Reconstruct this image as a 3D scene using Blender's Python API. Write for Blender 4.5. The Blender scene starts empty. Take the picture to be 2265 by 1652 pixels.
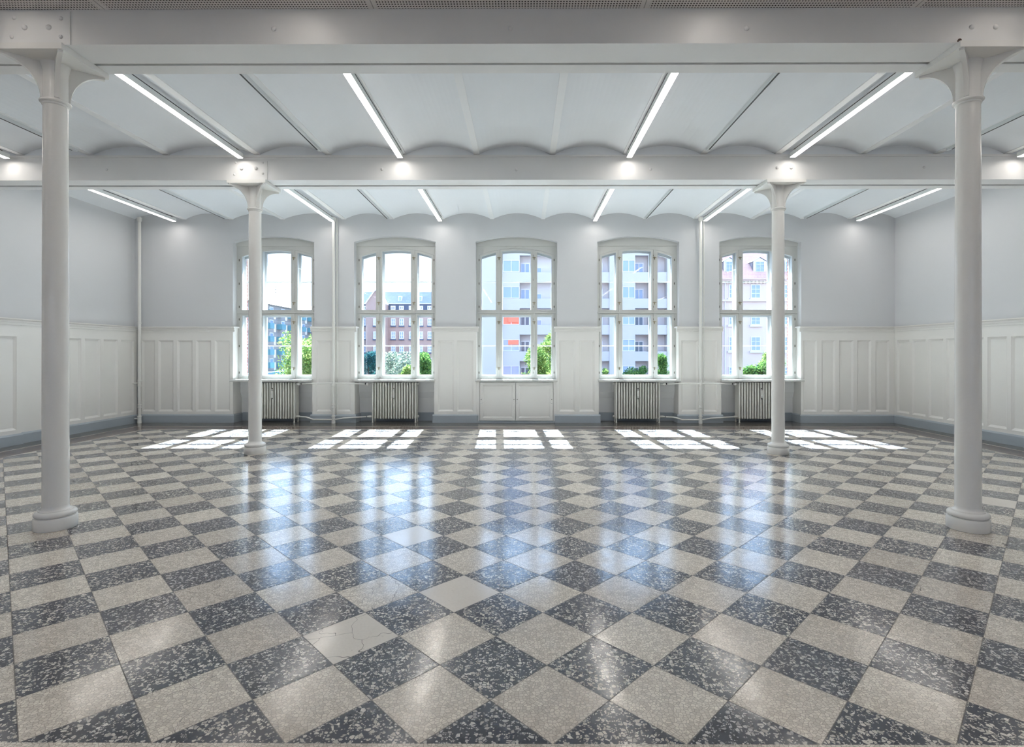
import bpy, math, random
from mathutils import Vector, Matrix
from mathutils.geometry import tessellate_polygon

# ------------------------------------------------------------------ camera, world, sun, exposure
sc = bpy.context.scene
C = sc.collection
F_PX, CXP, HZ, YAW, EYE = 1168.7, 1154.0, 780.8, 0.00384, 1.40
cam_d = bpy.data.cameras.new('camera')
cam = bpy.data.objects.new('camera', cam_d); C.objects.link(cam)
cam_d.sensor_width = 36.0
cam_d.lens = 36.0 * F_PX / 2265.0
cam_d.shift_x = -(CXP - 1132.5) / 2265.0
cam_d.shift_y = -(826.0 - HZ) / 2265.0
cam_d.clip_end = 600
cam.location = (0, 0, EYE)
cam.rotation_euler = (math.pi / 2, 0, YAW)
sc.camera = cam

SKY_STRENGTH = 3.3
SUN_STRENGTH = 56.0
LAMP_STRENGTH = 14.0
w = bpy.data.worlds.new('sky'); sc.world = w
w.use_nodes = True
nt = w.node_tree; nt.nodes.clear()
o_ = nt.nodes.new('ShaderNodeOutputWorld'); bg = nt.nodes.new('ShaderNodeBackground')
tc = nt.nodes.new('ShaderNodeTexCoord'); sp = nt.nodes.new('ShaderNodeSeparateXYZ')
rp = nt.nodes.new('ShaderNodeValToRGB')
rp.color_ramp.elements[0].position = 0.0; rp.color_ramp.elements[0].color = (0.64, 0.785, 1.0, 1)
rp.color_ramp.elements[1].position = 0.75; rp.color_ramp.elements[1].color = (0.30, 0.52, 1.0, 1)
nt.links.new(tc.outputs['Generated'], sp.inputs[0]); nt.links.new(sp.outputs['Z'], rp.inputs[0])
nt.links.new(rp.outputs[0], bg.inputs['Color']); bg.inputs['Strength'].default_value = SKY_STRENGTH
nt.links.new(bg.outputs[0], o_.inputs[0])

sun_d = bpy.data.lights.new('sun', 'SUN'); sun_d.energy = SUN_STRENGTH; sun_d.angle = math.radians(0.53)
sun_d.color = (0.84, 0.92, 1.0)
sun = bpy.data.objects.new('sun', sun_d); C.objects.link(sun)
sun.location = (-2, 40, 40)
sun.rotation_euler = Vector((0.05, -1.0, -0.99)).to_track_quat('-Z', 'Y').to_euler()

sc.view_settings.view_transform = 'Standard'
sc.view_settings.look = 'None'
sc.view_settings.exposure = 0.60
sc.view_settings.gamma = 1.0
sc.view_settings.use_curve_mapping = False
sc.cycles.use_denoising = True
sc.cycles.max_bounces = 8
sc.cycles.diffuse_bounces = 5
sc.cycles.glossy_bounces = 3
sc.cycles.transmission_bounces = 4
sc.cycles.transparent_max_bounces = 16
sc.cycles.sample_clamp_indirect = 6.0
sc.cycles.use_adaptive_sampling = True
sc.cycles.adaptive_threshold = 0.08
sc.cycles.caustics_reflective = True
sc.cycles.caustics_refractive = False

# ------------------------------------------------------------------ helpers
def xat(px, Y):
    u = (px - CXP) / F_PX
    c, s = math.cos(YAW), math.sin(YAW)
    return (c * u - s) / (s * u + c) * Y
def zat(py, Y, px=CXP):
    u = (px - CXP) / F_PX
    d = Y / (math.sin(YAW) * u + math.cos(YAW))
    return EYE + (HZ - py) / F_PX * d
def yat(px, X):
    u = (px - CXP) / F_PX
    c, s = math.cos(YAW), math.sin(YAW)
    return X * (s * u + c) / (c * u - s)

class MB:
    def __init__(s): s.v = []; s.f = []
    def add(s, vs, fs):
        n = len(s.v); s.v += [tuple(p) for p in vs]; s.f += [tuple(i + n for i in f) for f in fs]; return s
    def box(s, x0, x1, y0, y1, z0, z1):
        if x0 > x1: x0, x1 = x1, x0
        if y0 > y1: y0, y1 = y1, y0
        if z0 > z1: z0, z1 = z1, z0
        return s.add([(x0,y0,z0),(x1,y0,z0),(x1,y1,z0),(x0,y1,z0),(x0,y0,z1),(x1,y0,z1),(x1,y1,z1),(x0,y1,z1)],
              [(0,3,2,1),(4,5,6,7),(0,1,5,4),(1,2,6,5),(2,3,7,6),(3,0,4,7)])
    def lathe(s, prof, c=(0,0,0), n=32, axis='z', cap=True):
        vs = []
        for (r, h) in prof:
            for k in range(n):
                a = 2 * math.pi * k / n
                if axis == 'z': p = (c[0] + r*math.cos(a), c[1] + r*math.sin(a), c[2] + h)
                elif axis == 'y': p = (c[0] + r*math.cos(a), c[1] + h, c[2] + r*math.sin(a))
                else: p = (c[0] + h, c[1] + r*math.cos(a), c[2] + r*math.sin(a))
                vs.append(p)
        fs = []
        for i in range(len(prof) - 1):
            for k in range(n):
                a, b = i*n + k, i*n + (k+1) % n
                q = (a, b, b+n, a+n)
                fs.append(q if axis != 'y' else q[::-1])
        if cap:
            t = tuple(range(n)); u = tuple((len(prof)-1)*n + k for k in range(n))
            fs.append(t[::-1] if axis != 'y' else t); fs.append(u if axis != 'y' else u[::-1])
        return s.add(vs, fs)
    def tube(s, pts, r, n=12, cap=True):
        pts = [Vector(p) for p in pts]; vs = []; fs = []
        rs = r if isinstance(r, (list, tuple)) else [r]*len(pts)
        up = None
        for i, p in enumerate(pts):
            d = (pts[min(i+1, len(pts)-1)] - pts[max(i-1, 0)]).normalized()
            if up is None:
                up = Vector((0,0,1)) if abs(d.z) < 0.9 else Vector((0,1,0))
            a = d.cross(up).normalized(); b = a.cross(d).normalized(); up = b
            for k in range(n):
                t = 2*math.pi*k/n
                vs.append(p + (a*math.cos(t) + b*math.sin(t))*rs[i])
        for i in range(len(pts)-1):
            for k in range(n):
                a, b = i*n + k, i*n + (k+1) % n
                fs.append((a, a+n, b+n, b))
        if cap:
            fs.append(tuple(range(n))); fs.append(tuple((len(pts)-1)*n + k for k in range(n))[::-1])
        return s.add(vs, fs)
    def prism(s, poly, y0, y1, holes=(), plane='xz'):
        """polygon (list of 2D) with holes, extruded along the third axis"""
        loops = [list(poly)] + [list(h) for h in holes]
        flat = [p for l in loops for p in l]
        tris = tessellate_polygon([[Vector((p[0], p[1], 0)) for p in l] for l in loops])
        def P(p, t):
            if plane == 'xz': return (p[0], t, p[1])
            if plane == 'yz': return (t, p[0], p[1])
            return (p[0], p[1], t)
        n = len(flat)
        vs = [P(p, y0) for p in flat] + [P(p, y1) for p in flat]
        fs = []
        def area(a, b, c): return (b[0]-a[0])*(c[1]-a[1]) - (b[1]-a[1])*(c[0]-a[0])
        for t in tris:
            a, b, c = t
            if area(flat[a], flat[b], flat[c]) < 0: a, c = c, a
            if plane == 'xz': fs += [(a, b, c), (c+n, b+n, a+n)]
            else: fs += [(c, b, a), (a+n, b+n, c+n)]
        off = 0
        for li, l in enumerate(loops):
            m = len(l)
            A = sum(l[i][0]*l[(i+1) % m][1] - l[(i+1) % m][0]*l[i][1] for i in range(m))
            ccw = A > 0
            for i in range(m):
                a, b = off+i, off+(i+1) % m
                q = (a, b, b+n, a+n)
                flip = (ccw != (li == 0))
                if plane == 'xz': flip = not flip
                fs.append(q[::-1] if flip else q)
            off += m
        return s.add(vs, fs)
    def mesh(s, name, smooth=None):
        m = bpy.data.meshes.new(name); m.from_pydata(s.v, [], s.f); m.update()
        if smooth:
            m.shade_smooth(); m.set_sharp_from_angle(angle=math.radians(smooth))
        return m
    def obj(s, name, mat, parent=None, smooth=None, loc=None, **kw):
        o = bpy.data.objects.new(name, s.mesh(name, smooth)); C.objects.link(o)
        if mat: o.data.materials.append(mat)
        if parent: o.parent = parent
        if loc: o.location = loc
        for k, v in kw.items(): o[k] = v
        return o

def thing(name, label, cat, loc=(0,0,0), group=None):
    o = bpy.data.objects.new(name, None); C.objects.link(o); o.location = loc
    o.empty_display_size = 0.2
    o['label'] = label; o['category'] = cat
    if group: o['group'] = group
    return o
def tag(o, label, cat, group=None):
    o['label'] = label; o['category'] = cat
    if group: o['group'] = group
    return o
def sempty(name, loc=(0,0,0)):
    o = bpy.data.objects.new(name, None); C.objects.link(o); o.location = loc; o['kind'] = 'structure'; return o
def copy_tree(o, parent=None):
    c = o.copy(); C.objects.link(c)
    if parent: c.parent = parent
    for ch in list(o.children): copy_tree(ch, c)
    return c

# ------------------------------------------------------------------ materials
def mat(name, col, rough=0.5, spec=0.5, metal=0.0, noise=0.0, nscale=8.0, bump=0.0, bscale=40.0, coat=0.0, rnoise=0.0):
    m = bpy.data.materials.new(name); m.use_nodes = True
    t = m.node_tree; b = t.nodes['Principled BSDF']
    b.inputs['Base Color'].default_value = (*col, 1); b.inputs['Roughness'].default_value = rough
    b.inputs['Specular IOR Level'].default_value = spec; b.inputs['Metallic'].default_value = metal
    b.inputs['Coat Weight'].default_value = coat
    tcn = t.nodes.new('ShaderNodeTexCoord')
    if noise > 0 or rnoise > 0:
        n = t.nodes.new('ShaderNodeTexNoise'); n.inputs['Scale'].default_value = nscale; n.inputs['Detail'].default_value = 5
        t.links.new(tcn.outputs['Object'], n.inputs['Vector'])
        if noise > 0:
            mx = t.nodes.new('ShaderNodeMix'); mx.data_type = 'RGBA'; mx.blend_type = 'MULTIPLY'
            r = t.nodes.new('ShaderNodeMapRange'); r.inputs['To Min'].default_value = 1 - noise; r.inputs['To Max'].default_value = 1 + noise
            t.links.new(n.outputs['Fac'], r.inputs['Value'])
            cb = t.nodes.new('ShaderNodeCombineColor')
            for i in range(3): t.links.new(r.outputs[0], cb.inputs[i])
            mx.inputs['Factor'].default_value = 1; mx.inputs[6].default_value = (*col, 1)
            t.links.new(cb.outputs[0], mx.inputs[7]); t.links.new(mx.outputs[2], b.inputs['Base Color'])
    if bump > 0:
        n2 = t.nodes.new('ShaderNodeTexNoise'); n2.inputs['Scale'].default_value = bscale; n2.inputs['Detail'].default_value = 4
        bm = t.nodes.new('ShaderNodeBump'); bm.inputs['Strength'].default_value = bump; bm.inputs['Distance'].default_value = 0.01
        t.links.new(tcn.outputs['Object'], n2.inputs['Vector']); t.links.new(n2.outputs['Fac'], bm.inputs['Height'])
        t.links.new(bm.outputs[0], b.inputs['Normal'])
    return m

M = {}
M['wall'] = mat('plaster_wall_paint', (0.63, 0.64, 0.66), 0.75, 0.3, noise=0.015, nscale=2, bump=0.04, bscale=60)
M['ceil'] = mat('vault_paint', (0.84, 0.87, 0.905), 0.8, 0.25, noise=0.015, nscale=3, bump=0.1, bscale=14)
M['rib'] = mat('rib_paint', (0.87, 0.88, 0.89), 0.5, 0.4, bump=0.05, bscale=30)
M['girder'] = mat('girder_paint', (0.83, 0.83, 0.825), 0.42, 0.45, noise=0.03, nscale=3, bump=0.08, bscale=25)
M['wood'] = mat('white_gloss_woodwork', (0.80, 0.79, 0.765), 0.4, 0.45, noise=0.015, nscale=4, bump=0.03, bscale=30)
M['column'] = mat('cast_iron_white_paint', (0.88, 0.875, 0.85), 0.24, 0.5, noise=0.02, nscale=6, bump=0.09, bscale=38)
M['base'] = mat('grey_blue_skirting_paint', (0.37, 0.415, 0.46), 0.38, 0.5, noise=0.02, nscale=5)
M['frame'] = mat('window_frame_paint', (0.58, 0.585, 0.565), 0.38, 0.45, noise=0.01)
M['oframe'] = mat('outer_window_paint', (0.62, 0.63, 0.63), 0.45, 0.4)
M['niche'] = mat('niche_paint', (0.80, 0.80, 0.80), 0.7, 0.3, noise=0.02, nscale=3)
M['radiator'] = mat('radiator_enamel', (0.72, 0.715, 0.67), 0.35, 0.5)
M['pipe'] = mat('pipe_enamel', (0.76, 0.76, 0.73), 0.3, 0.5)
M['black'] = mat('black_plastic', (0.02, 0.02, 0.022), 0.5)
M['dark'] = mat('dark_gap', (0.05, 0.052, 0.055), 0.7, 0.1)
M['brass'] = mat('brass', (0.30, 0.255, 0.17), 0.35, metal=1.0)
M['iron'] = mat('dark_iron', (0.14, 0.13, 0.11), 0.5, metal=0.6)
M['rust'] = mat('rusty_brown', (0.14, 0.09, 0.07), 0.8)
M['lampbody'] = mat('lamp_housing', (0.74, 0.77, 0.77), 0.4)
M['track'] = mat('track_grey', (0.66, 0.69, 0.70), 0.45)
M['white'] = mat('white_plastic', (0.8, 0.8, 0.78), 0.35)
m = bpy.data.materials.new('lamp_diffuser'); m.use_nodes = True; t = m.node_tree; t.nodes.clear()
e = t.nodes.new('ShaderNodeEmission'); e.inputs[0].default_value = (1.0, 0.94, 0.87, 1); e.inputs[1].default_value = LAMP_STRENGTH
oo = t.nodes.new('ShaderNodeOutputMaterial'); t.links.new(e.outputs[0], oo.inputs[0]); M['emit'] = m
m = bpy.data.materials.new('window_glass'); m.use_nodes = True; t = m.node_tree; t.nodes.clear()
tr = t.nodes.new('ShaderNodeBsdfTransparent'); tr.inputs[0].default_value = (0.97, 0.985, 0.98, 1)
gl = t.nodes.new('ShaderNodeBsdfGlossy'); gl.inputs['Roughness'].default_value = 0.02
fr = t.nodes.new('ShaderNodeFresnel'); fr.inputs['IOR'].default_value = 1.3
mx = t.nodes.new('ShaderNodeMixShader'); oo = t.nodes.new('ShaderNodeOutputMaterial')
t.links.new(fr.outputs[0], mx.inputs[0]); t.links.new(tr.outputs[0], mx.inputs[1]); t.links.new(gl.outputs[0], mx.inputs[2]); t.links.new(mx.outputs[0], oo.inputs[0])
M['glass'] = m

def nmath(t, op, a, b=None, c=None, clamp=False):
    n = t.nodes.new('ShaderNodeMath'); n.operation = op; n.use_clamp = clamp
    for i, q in enumerate((a, b, c)):
        if q is None: continue
        if isinstance(q, (int, float)): n.inputs[i].default_value = q
        else: t.links.new(q, n.inputs[i])
    return n.outputs[0]
def nmix(t, fac, a, b, blend='MIX'):
    n = t.nodes.new('ShaderNodeMix'); n.data_type = 'RGBA'; n.blend_type = blend
    for inp, q in ((n.inputs['Factor'], fac), (n.inputs[6], a), (n.inputs[7], b)):
        if isinstance(q, (int, float)): inp.default_value = q
        elif isinstance(q, tuple): inp.default_value = (*q, 1)
        else: t.links.new(q, inp)
    return n.outputs[2]
def nramp(t, x, lo, hi):
    n = t.nodes.new('ShaderNodeMapRange'); n.inputs['From Min'].default_value = lo; n.inputs['From Max'].default_value = hi
    t.links.new(x, n.inputs['Value']); return n.outputs[0]

def terrazzo(name, kind):
    """polished terrazzo: marble chips in a cement matrix; each tile carries its own random value and tilt"""
    m = bpy.data.materials.new(name); m.use_nodes = True; t = m.node_tree
    b = t.nodes['Principled BSDF']
    at = t.nodes.new('ShaderNodeAttribute'); at.attribute_name = 'tile_random'
    uv = t.nodes.new('ShaderNodeUVMap'); uv.uv_map = 'tile'
    tc = t.nodes.new('ShaderNodeTexCoord')
    sep = t.nodes.new('ShaderNodeSeparateColor'); t.links.new(at.outputs['Color'], sep.inputs[0])
    vm = t.nodes.new('ShaderNodeVectorMath'); vm.operation = 'MULTIPLY_ADD'
    t.links.new(at.outputs['Color'], vm.inputs[0]); vm.inputs[1].default_value = (13.7, 9.1, 5.3); t.links.new(tc.outputs['Object'], vm.inputs[2])
    P = vm.outputs[0]
    def vor(scale, feature, rnd=1.0):
        v = t.nodes.new('ShaderNodeTexVoronoi'); v.feature = feature; v.voronoi_dimensions = '2D'
        v.inputs['Scale'].default_value = scale; v.inputs['Randomness'].default_value = rnd
        t.links.new(P, v.inputs['Vector']); return v
    def noise(scale, det=4, vec=None):
        n = t.nodes.new('ShaderNodeTexNoise'); n.inputs['Scale'].default_value = scale; n.inputs['Detail'].default_value = det
        t.links.new(vec or P, n.inputs['Vector']); return n.outputs['Fac']
    def chips(scale, edge_lo, edge_hi, keep):
        e = vor(scale, 'DISTANCE_TO_EDGE').outputs['Distance']
        f = vor(scale, 'F1'); s2 = t.nodes.new('ShaderNodeSeparateColor'); t.links.new(f.outputs['Color'], s2.inputs[0])
        size = nmath(t, 'MULTIPLY_ADD', s2.outputs[1], 0.14, edge_lo)
        msk = nmath(t, 'DIVIDE', nmath(t, 'SUBTRACT', e, size), edge_hi, clamp=True)
        kp = nmath(t, 'GREATER_THAN', s2.outputs[0], 1 - keep)
        return nmath(t, 'MULTIPLY', msk, kp), s2.outputs[2], s2.outputs[0]
    r = sep.outputs[0]
    if kind == 'dark':
        m1, c1, k1 = chips(60, 0.05, 0.04, 0.31)
        m2, c2, k2 = chips(120, 0.07, 0.07, 0.28)
        msk = nmath(t, 'MAXIMUM', m1, m2)
        chip = nmix(t, c1, (0.45, 0.43, 0.39), (0.76, 0.735, 0.68))
        ground = nmix(t, noise(5), (0.014, 0.020, 0.040), (0.036, 0.045, 0.074))
        col = nmix(t, nmath(t, 'MULTIPLY', msk, 0.92), ground, chip)
        tint = nmix(t, r, (0.85, 0.86, 0.9), (1.2, 1.18, 1.12)); col = nmix(t, 1.0, col, tint, 'MULTIPLY')
    elif kind == 'light':
        e = vor(64, 'DISTANCE_TO_EDGE').outputs['Distance']
        f = vor(64, 'F1'); s2 = t.nodes.new('ShaderNodeSeparateColor'); t.links.new(f.outputs['Color'], s2.inputs[0])
        line = nramp(t, e, 0.01, 0.09)
        chip = nmix(t, s2.outputs[0], (0.58, 0.545, 0.495), (0.84, 0.80, 0.74))
        m1, c1, k1 = chips(46, 0.08, 0.05, 0.22)
        chip = nmix(t, m1, chip, (0.86, 0.83, 0.76))
        ground = nmix(t, noise(7), (0.25, 0.22, 0.18), (0.38, 0.335, 0.285))
        col = nmix(t, line, ground, chip)
        tint = nmix(t, r, (0.86, 0.83, 0.80), (1.12, 1.10, 1.05)); col = nmix(t, 1.0, col, tint, 'MULTIPLY')
    elif kind == 'plain':
        n1 = noise(90, 3); col = nmix(t, n1, (0.72, 0.67, 0.60), (0.84, 0.79, 0.72))
    elif kind == 'brown':
        m1, c1, k1 = chips(80, 0.06, 0.05, 0.6)
        col = nmix(t, m1, (0.10, 0.060, 0.052), (0.25, 0.185, 0.165))
    elif kind == 'border':
        m1, c1, k1 = chips(85, 0.06, 0.05, 0.55)
        col = nmix(t, m1, (0.045, 0.042, 0.038), (0.26, 0.235, 0.20))
    else:
        col = nmix(t, noise(60), (0.46, 0.42, 0.36), (0.58, 0.53, 0.46))
    # wear and stains, small pits and hairline cracks
    st = noise(1.3, 6, tc.outputs['Object'])
    col = nmix(t, nmath(t, 'MULTIPLY', nramp(t, st, 0.52, 0.72), 0.16), col, (0.30, 0.25, 0.20))
    pit = nmath(t, 'LESS_THAN', noise(55, 2), 0.27)
    # cracks only in some of the tiles
    nv = t.nodes.new('ShaderNodeTexNoise'); nv.inputs['Scale'].default_value = 6; t.links.new(P, nv.inputs['Vector'])
    va = t.nodes.new('ShaderNodeVectorMath'); va.operation = 'MULTIPLY_ADD'; t.links.new(nv.outputs['Color'], va.inputs[0]); va.inputs[1].default_value = (0.22, 0.22, 0.22); t.links.new(P, va.inputs[2])
    cv = t.nodes.new('ShaderNodeTexVoronoi'); cv.feature = 'DISTANCE_TO_EDGE'; cv.voronoi_dimensions = '2D'; cv.inputs['Scale'].default_value = 4.6; t.links.new(va.outputs[0], cv.inputs['Vector'])
    crack = nmath(t, 'LESS_THAN', cv.outputs['Distance'], 0.006)
    some = nmath(t, 'GREATER_THAN', sep.outputs[2], 0.86)
    part = nmath(t, 'GREATER_THAN', noise(3.0, 1), 0.47)
    crack = nmath(t, 'MULTIPLY', nmath(t, 'MULTIPLY', crack, some), part)
    marks = nmath(t, 'MAXIMUM', nmath(t, 'MULTIPLY', pit, 0.5), nmath(t, 'MULTIPLY', crack, 0.9))
    if kind in ('dark', 'light', 'plain'):
        su = t.nodes.new('ShaderNodeSeparateXYZ'); t.links.new(uv.outputs[0], su.inputs[0])
        def edge(x):
            a = nmath(t, 'SUBTRACT', 1.0, x); return nmath(t, 'MINIMUM', x, a)
        d = nmath(t, 'MINIMUM', edge(su.outputs[0]), edge(su.outputs[1]))
        wob = nmath(t, 'MULTIPLY_ADD', noise(40, 2), 0.006, 0.0035)
        grout = nmath(t, 'LESS_THAN', d, wob)
        marks = nmath(t, 'MAXIMUM', marks, nmath(t, 'MULTIPLY', grout, 0.78))
        rim = nmath(t, 'SUBTRACT', 1.0, nramp(t, d, 0.0, 0.035))
    else:
        rim = None; grout = None
    col = nmix(t, marks, col, (0.06, 0.05, 0.042))
    t.links.new(col, b.inputs['Base Color'])
    rg = nmath(t, 'MULTIPLY_ADD', noise(9, 5), 0.18, 0.07)
    rg = nmath(t, 'MULTIPLY_ADD', nmath(t, 'MAXIMUM', marks, 0.0), 0.5, rg, clamp=True)
    t.links.new(rg, b.inputs['Roughness'])
    b.inputs['IOR'].default_value = 1.62
    b.inputs['Specular IOR Level'].default_value = 0.62
    # each tile lies a fraction of a degree off level
    bm = t.nodes.new('ShaderNodeBump'); bm.inputs['Strength'].default_value = 0.35; bm.inputs['Distance'].default_value = 0.004
    h = nmath(t, 'MULTIPLY_ADD', noise(4.0, 3), 1.0, nmath(t, 'MULTIPLY', noise(26, 3), 0.10))
    h = nmath(t, 'SUBTRACT', h, nmath(t, 'MULTIPLY', marks, 0.35))
    if rim is not None: h = nmath(t, 'SUBTRACT', h, nmath(t, 'MULTIPLY', nmath(t, 'POWER', rim, 2.0), 0.10))
    t.links.new(h, bm.inputs['Height'])
    t.links.new(bm.outputs[0], b.inputs['Normal'])
    return m

M['t_dark'] = terrazzo('dark_terrazzo_tile', 'dark')
M['t_light'] = terrazzo('light_terrazzo_tile', 'light')
M['t_plain'] = terrazzo('plain_cream_tile', 'plain')
M['t_brown'] = terrazzo('brown_terrazzo_band', 'brown')
M['t_border'] = terrazzo('dark_border_terrazzo', 'border')
M['t_line'] = terrazzo('cream_terrazzo_line', 'line')

def perforated():
    m = mat('perforated_acoustic_board', (0.84, 0.81, 0.79), 0.75, 0.2)
    t = m.node_tree; b = t.nodes['Principled BSDF']
    tc = t.nodes.new('ShaderNodeTexCoord'); s = t.nodes.new('ShaderNodeSeparateXYZ'); t.links.new(tc.outputs['Object'], s.inputs[0])
    def cell(x, pitch):
        return nmath(t, 'SUBTRACT', nmath(t, 'FRACT', nmath(t, 'DIVIDE', x, pitch)), 0.5)
    # panel module 2.055 m with solid margins
    X = nmath(t, 'ADD', s.outputs[0], 100 * 2.055 + 1.142)
    mx_ = nmath(t, 'MULTIPLY', nmath(t, 'ABSOLUTE', cell(X, 2.055)), 2.055)
    solid = nmath(t, 'GREATER_THAN', mx_, 2.055/2 - 0.035)
    seam = nmath(t, 'GREATER_THAN', mx_, 2.055/2 - 0.0035)
    cx, cy = cell(s.outputs[0], 0.0222), cell(s.outputs[1], 0.0255)
    d = nmath(t, 'SQRT', nmath(t, 'ADD', nmath(t, 'POWER', nmath(t, 'MULTIPLY', cx, 0.0222), 2.0), nmath(t, 'POWER', nmath(t, 'MULTIPLY', cy, 0.0255), 2.0)))
    hole = nmath(t, 'MULTIPLY', nmath(t, 'LESS_THAN', d, 0.0062), nmath(t, 'SUBTRACT', 1.0, solid))
    hole = nmath(t, 'MAXIMUM', hole, nmath(t, 'MULTIPLY', seam, 0.5))
    col = nmix(t, hole, (0.84, 0.81, 0.79), (0.05, 0.045, 0.04))
    t.links.new(col, b.inputs['Base Color'])
    return m
M['perf'] = perforated()

def brick(name, c1, c2, mortar, scale, bw=0.5, rh=0.25, msize=0.02, rot=None):
    m = mat(name, c1, 0.9, 0.2); t = m.node_tree; b = t.nodes['Principled BSDF']
    tc = t.nodes.new('ShaderNodeTexCoord'); mp = t.nodes.new('ShaderNodeMapping'); mp.inputs['Rotation'].default_value = rot or (math.pi/2, 0, 0)
    br = t.nodes.new('ShaderNodeTexBrick'); br.inputs['Scale'].default_value = scale
    br.inputs['Color1'].default_value = (*c1, 1); br.inputs['Color2'].default_value = (*c2, 1); br.inputs['Mortar'].default_value = (*mortar, 1)
    br.inputs['Brick Width'].default_value = bw; br.inputs['Row Height'].default_value = rh; br.inputs['Mortar Size'].default_value = msize
    t.links.new(tc.outputs['Object'], mp.inputs[0]); t.links.new(mp.outputs[0], br.inputs['Vector']); t.links.new(br.outputs['Color'], b.inputs['Base Color'])
    return m

# ------------------------------------------------------------------ room dimensions
XL, XR, YB, YF = -7.87, 7.47, 10.66, -6.4      # upper wall faces
WXL, WXR, WYB = -7.80, 7.435, 10.62            # wainscot faces
WC = [-0.147 + (i - 2) * 2.4555 for i in range(5)]
SUNSILL = 0.872
def arch(cx, half, zs, zc, n=14):
    """points of a segmental arch from right to left"""
    r = (half*half + (zc-zs)**2) / (2*(zc-zs)); out = []
    a = math.asin(half / r)
    for i in range(n+1):
        t_ = a - 2*a*i/n
        out.append((cx + r*math.sin(t_), zc - r + r*math.cos(t_)))
    return out

# ------------------------------------------------------------------ floor
D = 0.34273 * EYE; X0 = 0.07412 * EYE; Z0 = 2.03596 * EYE
FX0, FX1, FY0, FY1 = -6.96, 6.70, 1.893, 9.655
def uvof(X, Y): return ((X-X0)+(Y-Z0))/D, ((Y-Z0)-(X-X0))/D
def xyof(u, v): return X0 + D*(u-v)/2, Z0 + D*(u+v)/2
def floorpt(px, py):
    u = (px-CXP)/F_PX; d = EYE*F_PX/(py-HZ); c, s = math.cos(YAW), math.sin(YAW)
    return (c*u - s)*d, (s*u + c)*d
def clip(poly, axis, lim, keep_greater):
    out = []
    for i in range(len(poly)):
        a, b = poly[i], poly[(i+1) % len(poly)]
        ia = (a[axis] >= lim) == keep_greater; ib = (b[axis] >= lim) == keep_greater
        if ia: out.append(a)
        if ia != ib:
            k = (lim - a[axis]) / (b[axis] - a[axis]); out.append((a[0]+(b[0]-a[0])*k, a[1]+(b[1]-a[1])*k))
    return out
special = set()
for px, py in ((775, 1412), (1018, 1311), (915, 1185), (2045, 1035), (2205, 1109), (2262, 1098)):
    u, v = uvof(*floorpt(px, py)); special.add((math.floor(u), math.floor(v)))
rnd = random.Random(11)
fv, ff, fm, fuv, fcol = [], [], [], [], []
def fpoly(poly, mi, cell=None):
    if len(poly) < 3: return
    n = len(fv)
    fv.extend((p[0], p[1], 0.0) for p in poly); ff.append(tuple(range(n, n+len(poly)))); fm.append(mi)
    c = (rnd.random(), rnd.random(), rnd.random(), 1.0)
    for p in poly:
        if cell: u, v = uvof(*p); fuv.append((u-cell[0], v-cell[1]))
        else: fuv.append((0.5, 0.5))
        fcol.append(c)
for a in range(-40, 60):
    for b_ in range(-40, 60):
        poly = [xyof(a, b_), xyof(a+1, b_), xyof(a+1, b_+1), xyof(a, b_+1)]
        if max(p[0] for p in poly) < FX0 or min(p[0] for p in poly) > FX1 or max(p[1] for p in poly) < FY0 or min(p[1] for p in poly) > FY1: continue
        for ax, lim, kg in ((0, FX0, True), (0, FX1, False), (1, FY0, True), (1, FY1, False)):
            poly = clip(poly, ax, lim, kg)
            if len(poly) < 3: break
        if len(poly) < 3: continue
        poly = [p for i, p in enumerate(poly) if math.dist(p, poly[i-1]) > 1e-5]
        if len(poly) < 3: continue
        A = sum(poly[i][0]*poly[(i+1) % len(poly)][1] - poly[(i+1) % len(poly)][0]*poly[i][1] for i in range(len(poly)))
        if A < 0: poly = poly[::-1]
        mi = 2 if (a, b_) in special else (0 if (a + b_) % 2 else 1)
        fpoly(poly, mi, (a, b_))
def frect(x0, x1, y0, y1, mi):
    fpoly([(x0, y0), (x1, y0), (x1, y1), (x0, y1)], mi)
def ring(l0, r0, t0, l1, r1, t1, mi):
    """U-shaped band along left, back and right; outer (l0,r0,t0) inner (l1,r1,t1)"""
    frect(l0, l1, YF, t0, mi); frect(r1, r0, YF, t0, mi); frect(l1, r1, t1, t0, mi)
ring(FX0-0.03, FX1+0.03, FY1+0.035, FX0, FX1, FY1, 5)
ring(-7.38, 7.10, 10.03, FX0-0.03, FX1+0.03, FY1+0.035, 3)
ring(-7.41, 7.13, 10.065, -7.38, 7.10, 10.03, 5)
ring(XL-0.1, XR+0.1, 11.0, -7.41, 7.13, 10.065, 4)
for k in range(-22, 22):
    frect(max(FX0, k*0.34), min(FX1, (k+1)*0.34), FY0-0.34, FY0, 1) if min(FX1, (k+1)*0.34) > max(FX0, k*0.34) else None
frect(FX0, FX1, YF, FY0-0.34, 1)
fme = bpy.data.meshes.new('floor'); fme.from_pydata(fv, [], ff); fme.update()
for k in ('t_dark', 't_light', 't_plain', 't_brown', 't_border', 't_line'): fme.materials.append(M[k])
for p, mi in zip(fme.polygons, fm): p.material_index = mi
ul = fme.uv_layers.new(name='tile'); ca = fme.color_attributes.new('tile_random', 'FLOAT_COLOR', 'CORNER')
ul = fme.uv_layers['tile']; ca = fme.color_attributes['tile_random']
for lp_ in fme.loops: ul.data[lp_.index].uv = fuv[lp_.vertex_index]; ca.data[lp_.index].color = fcol[lp_.vertex_index]
floor = bpy.data.objects.new('floor', fme); C.objects.link(floor); floor['kind'] = 'structure'
slab = MB().box(XL-0.3, XR+0.3, YF-0.2, 11.1, -0.35, -0.004).obj('floor_slab', M['niche'], floor)

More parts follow.
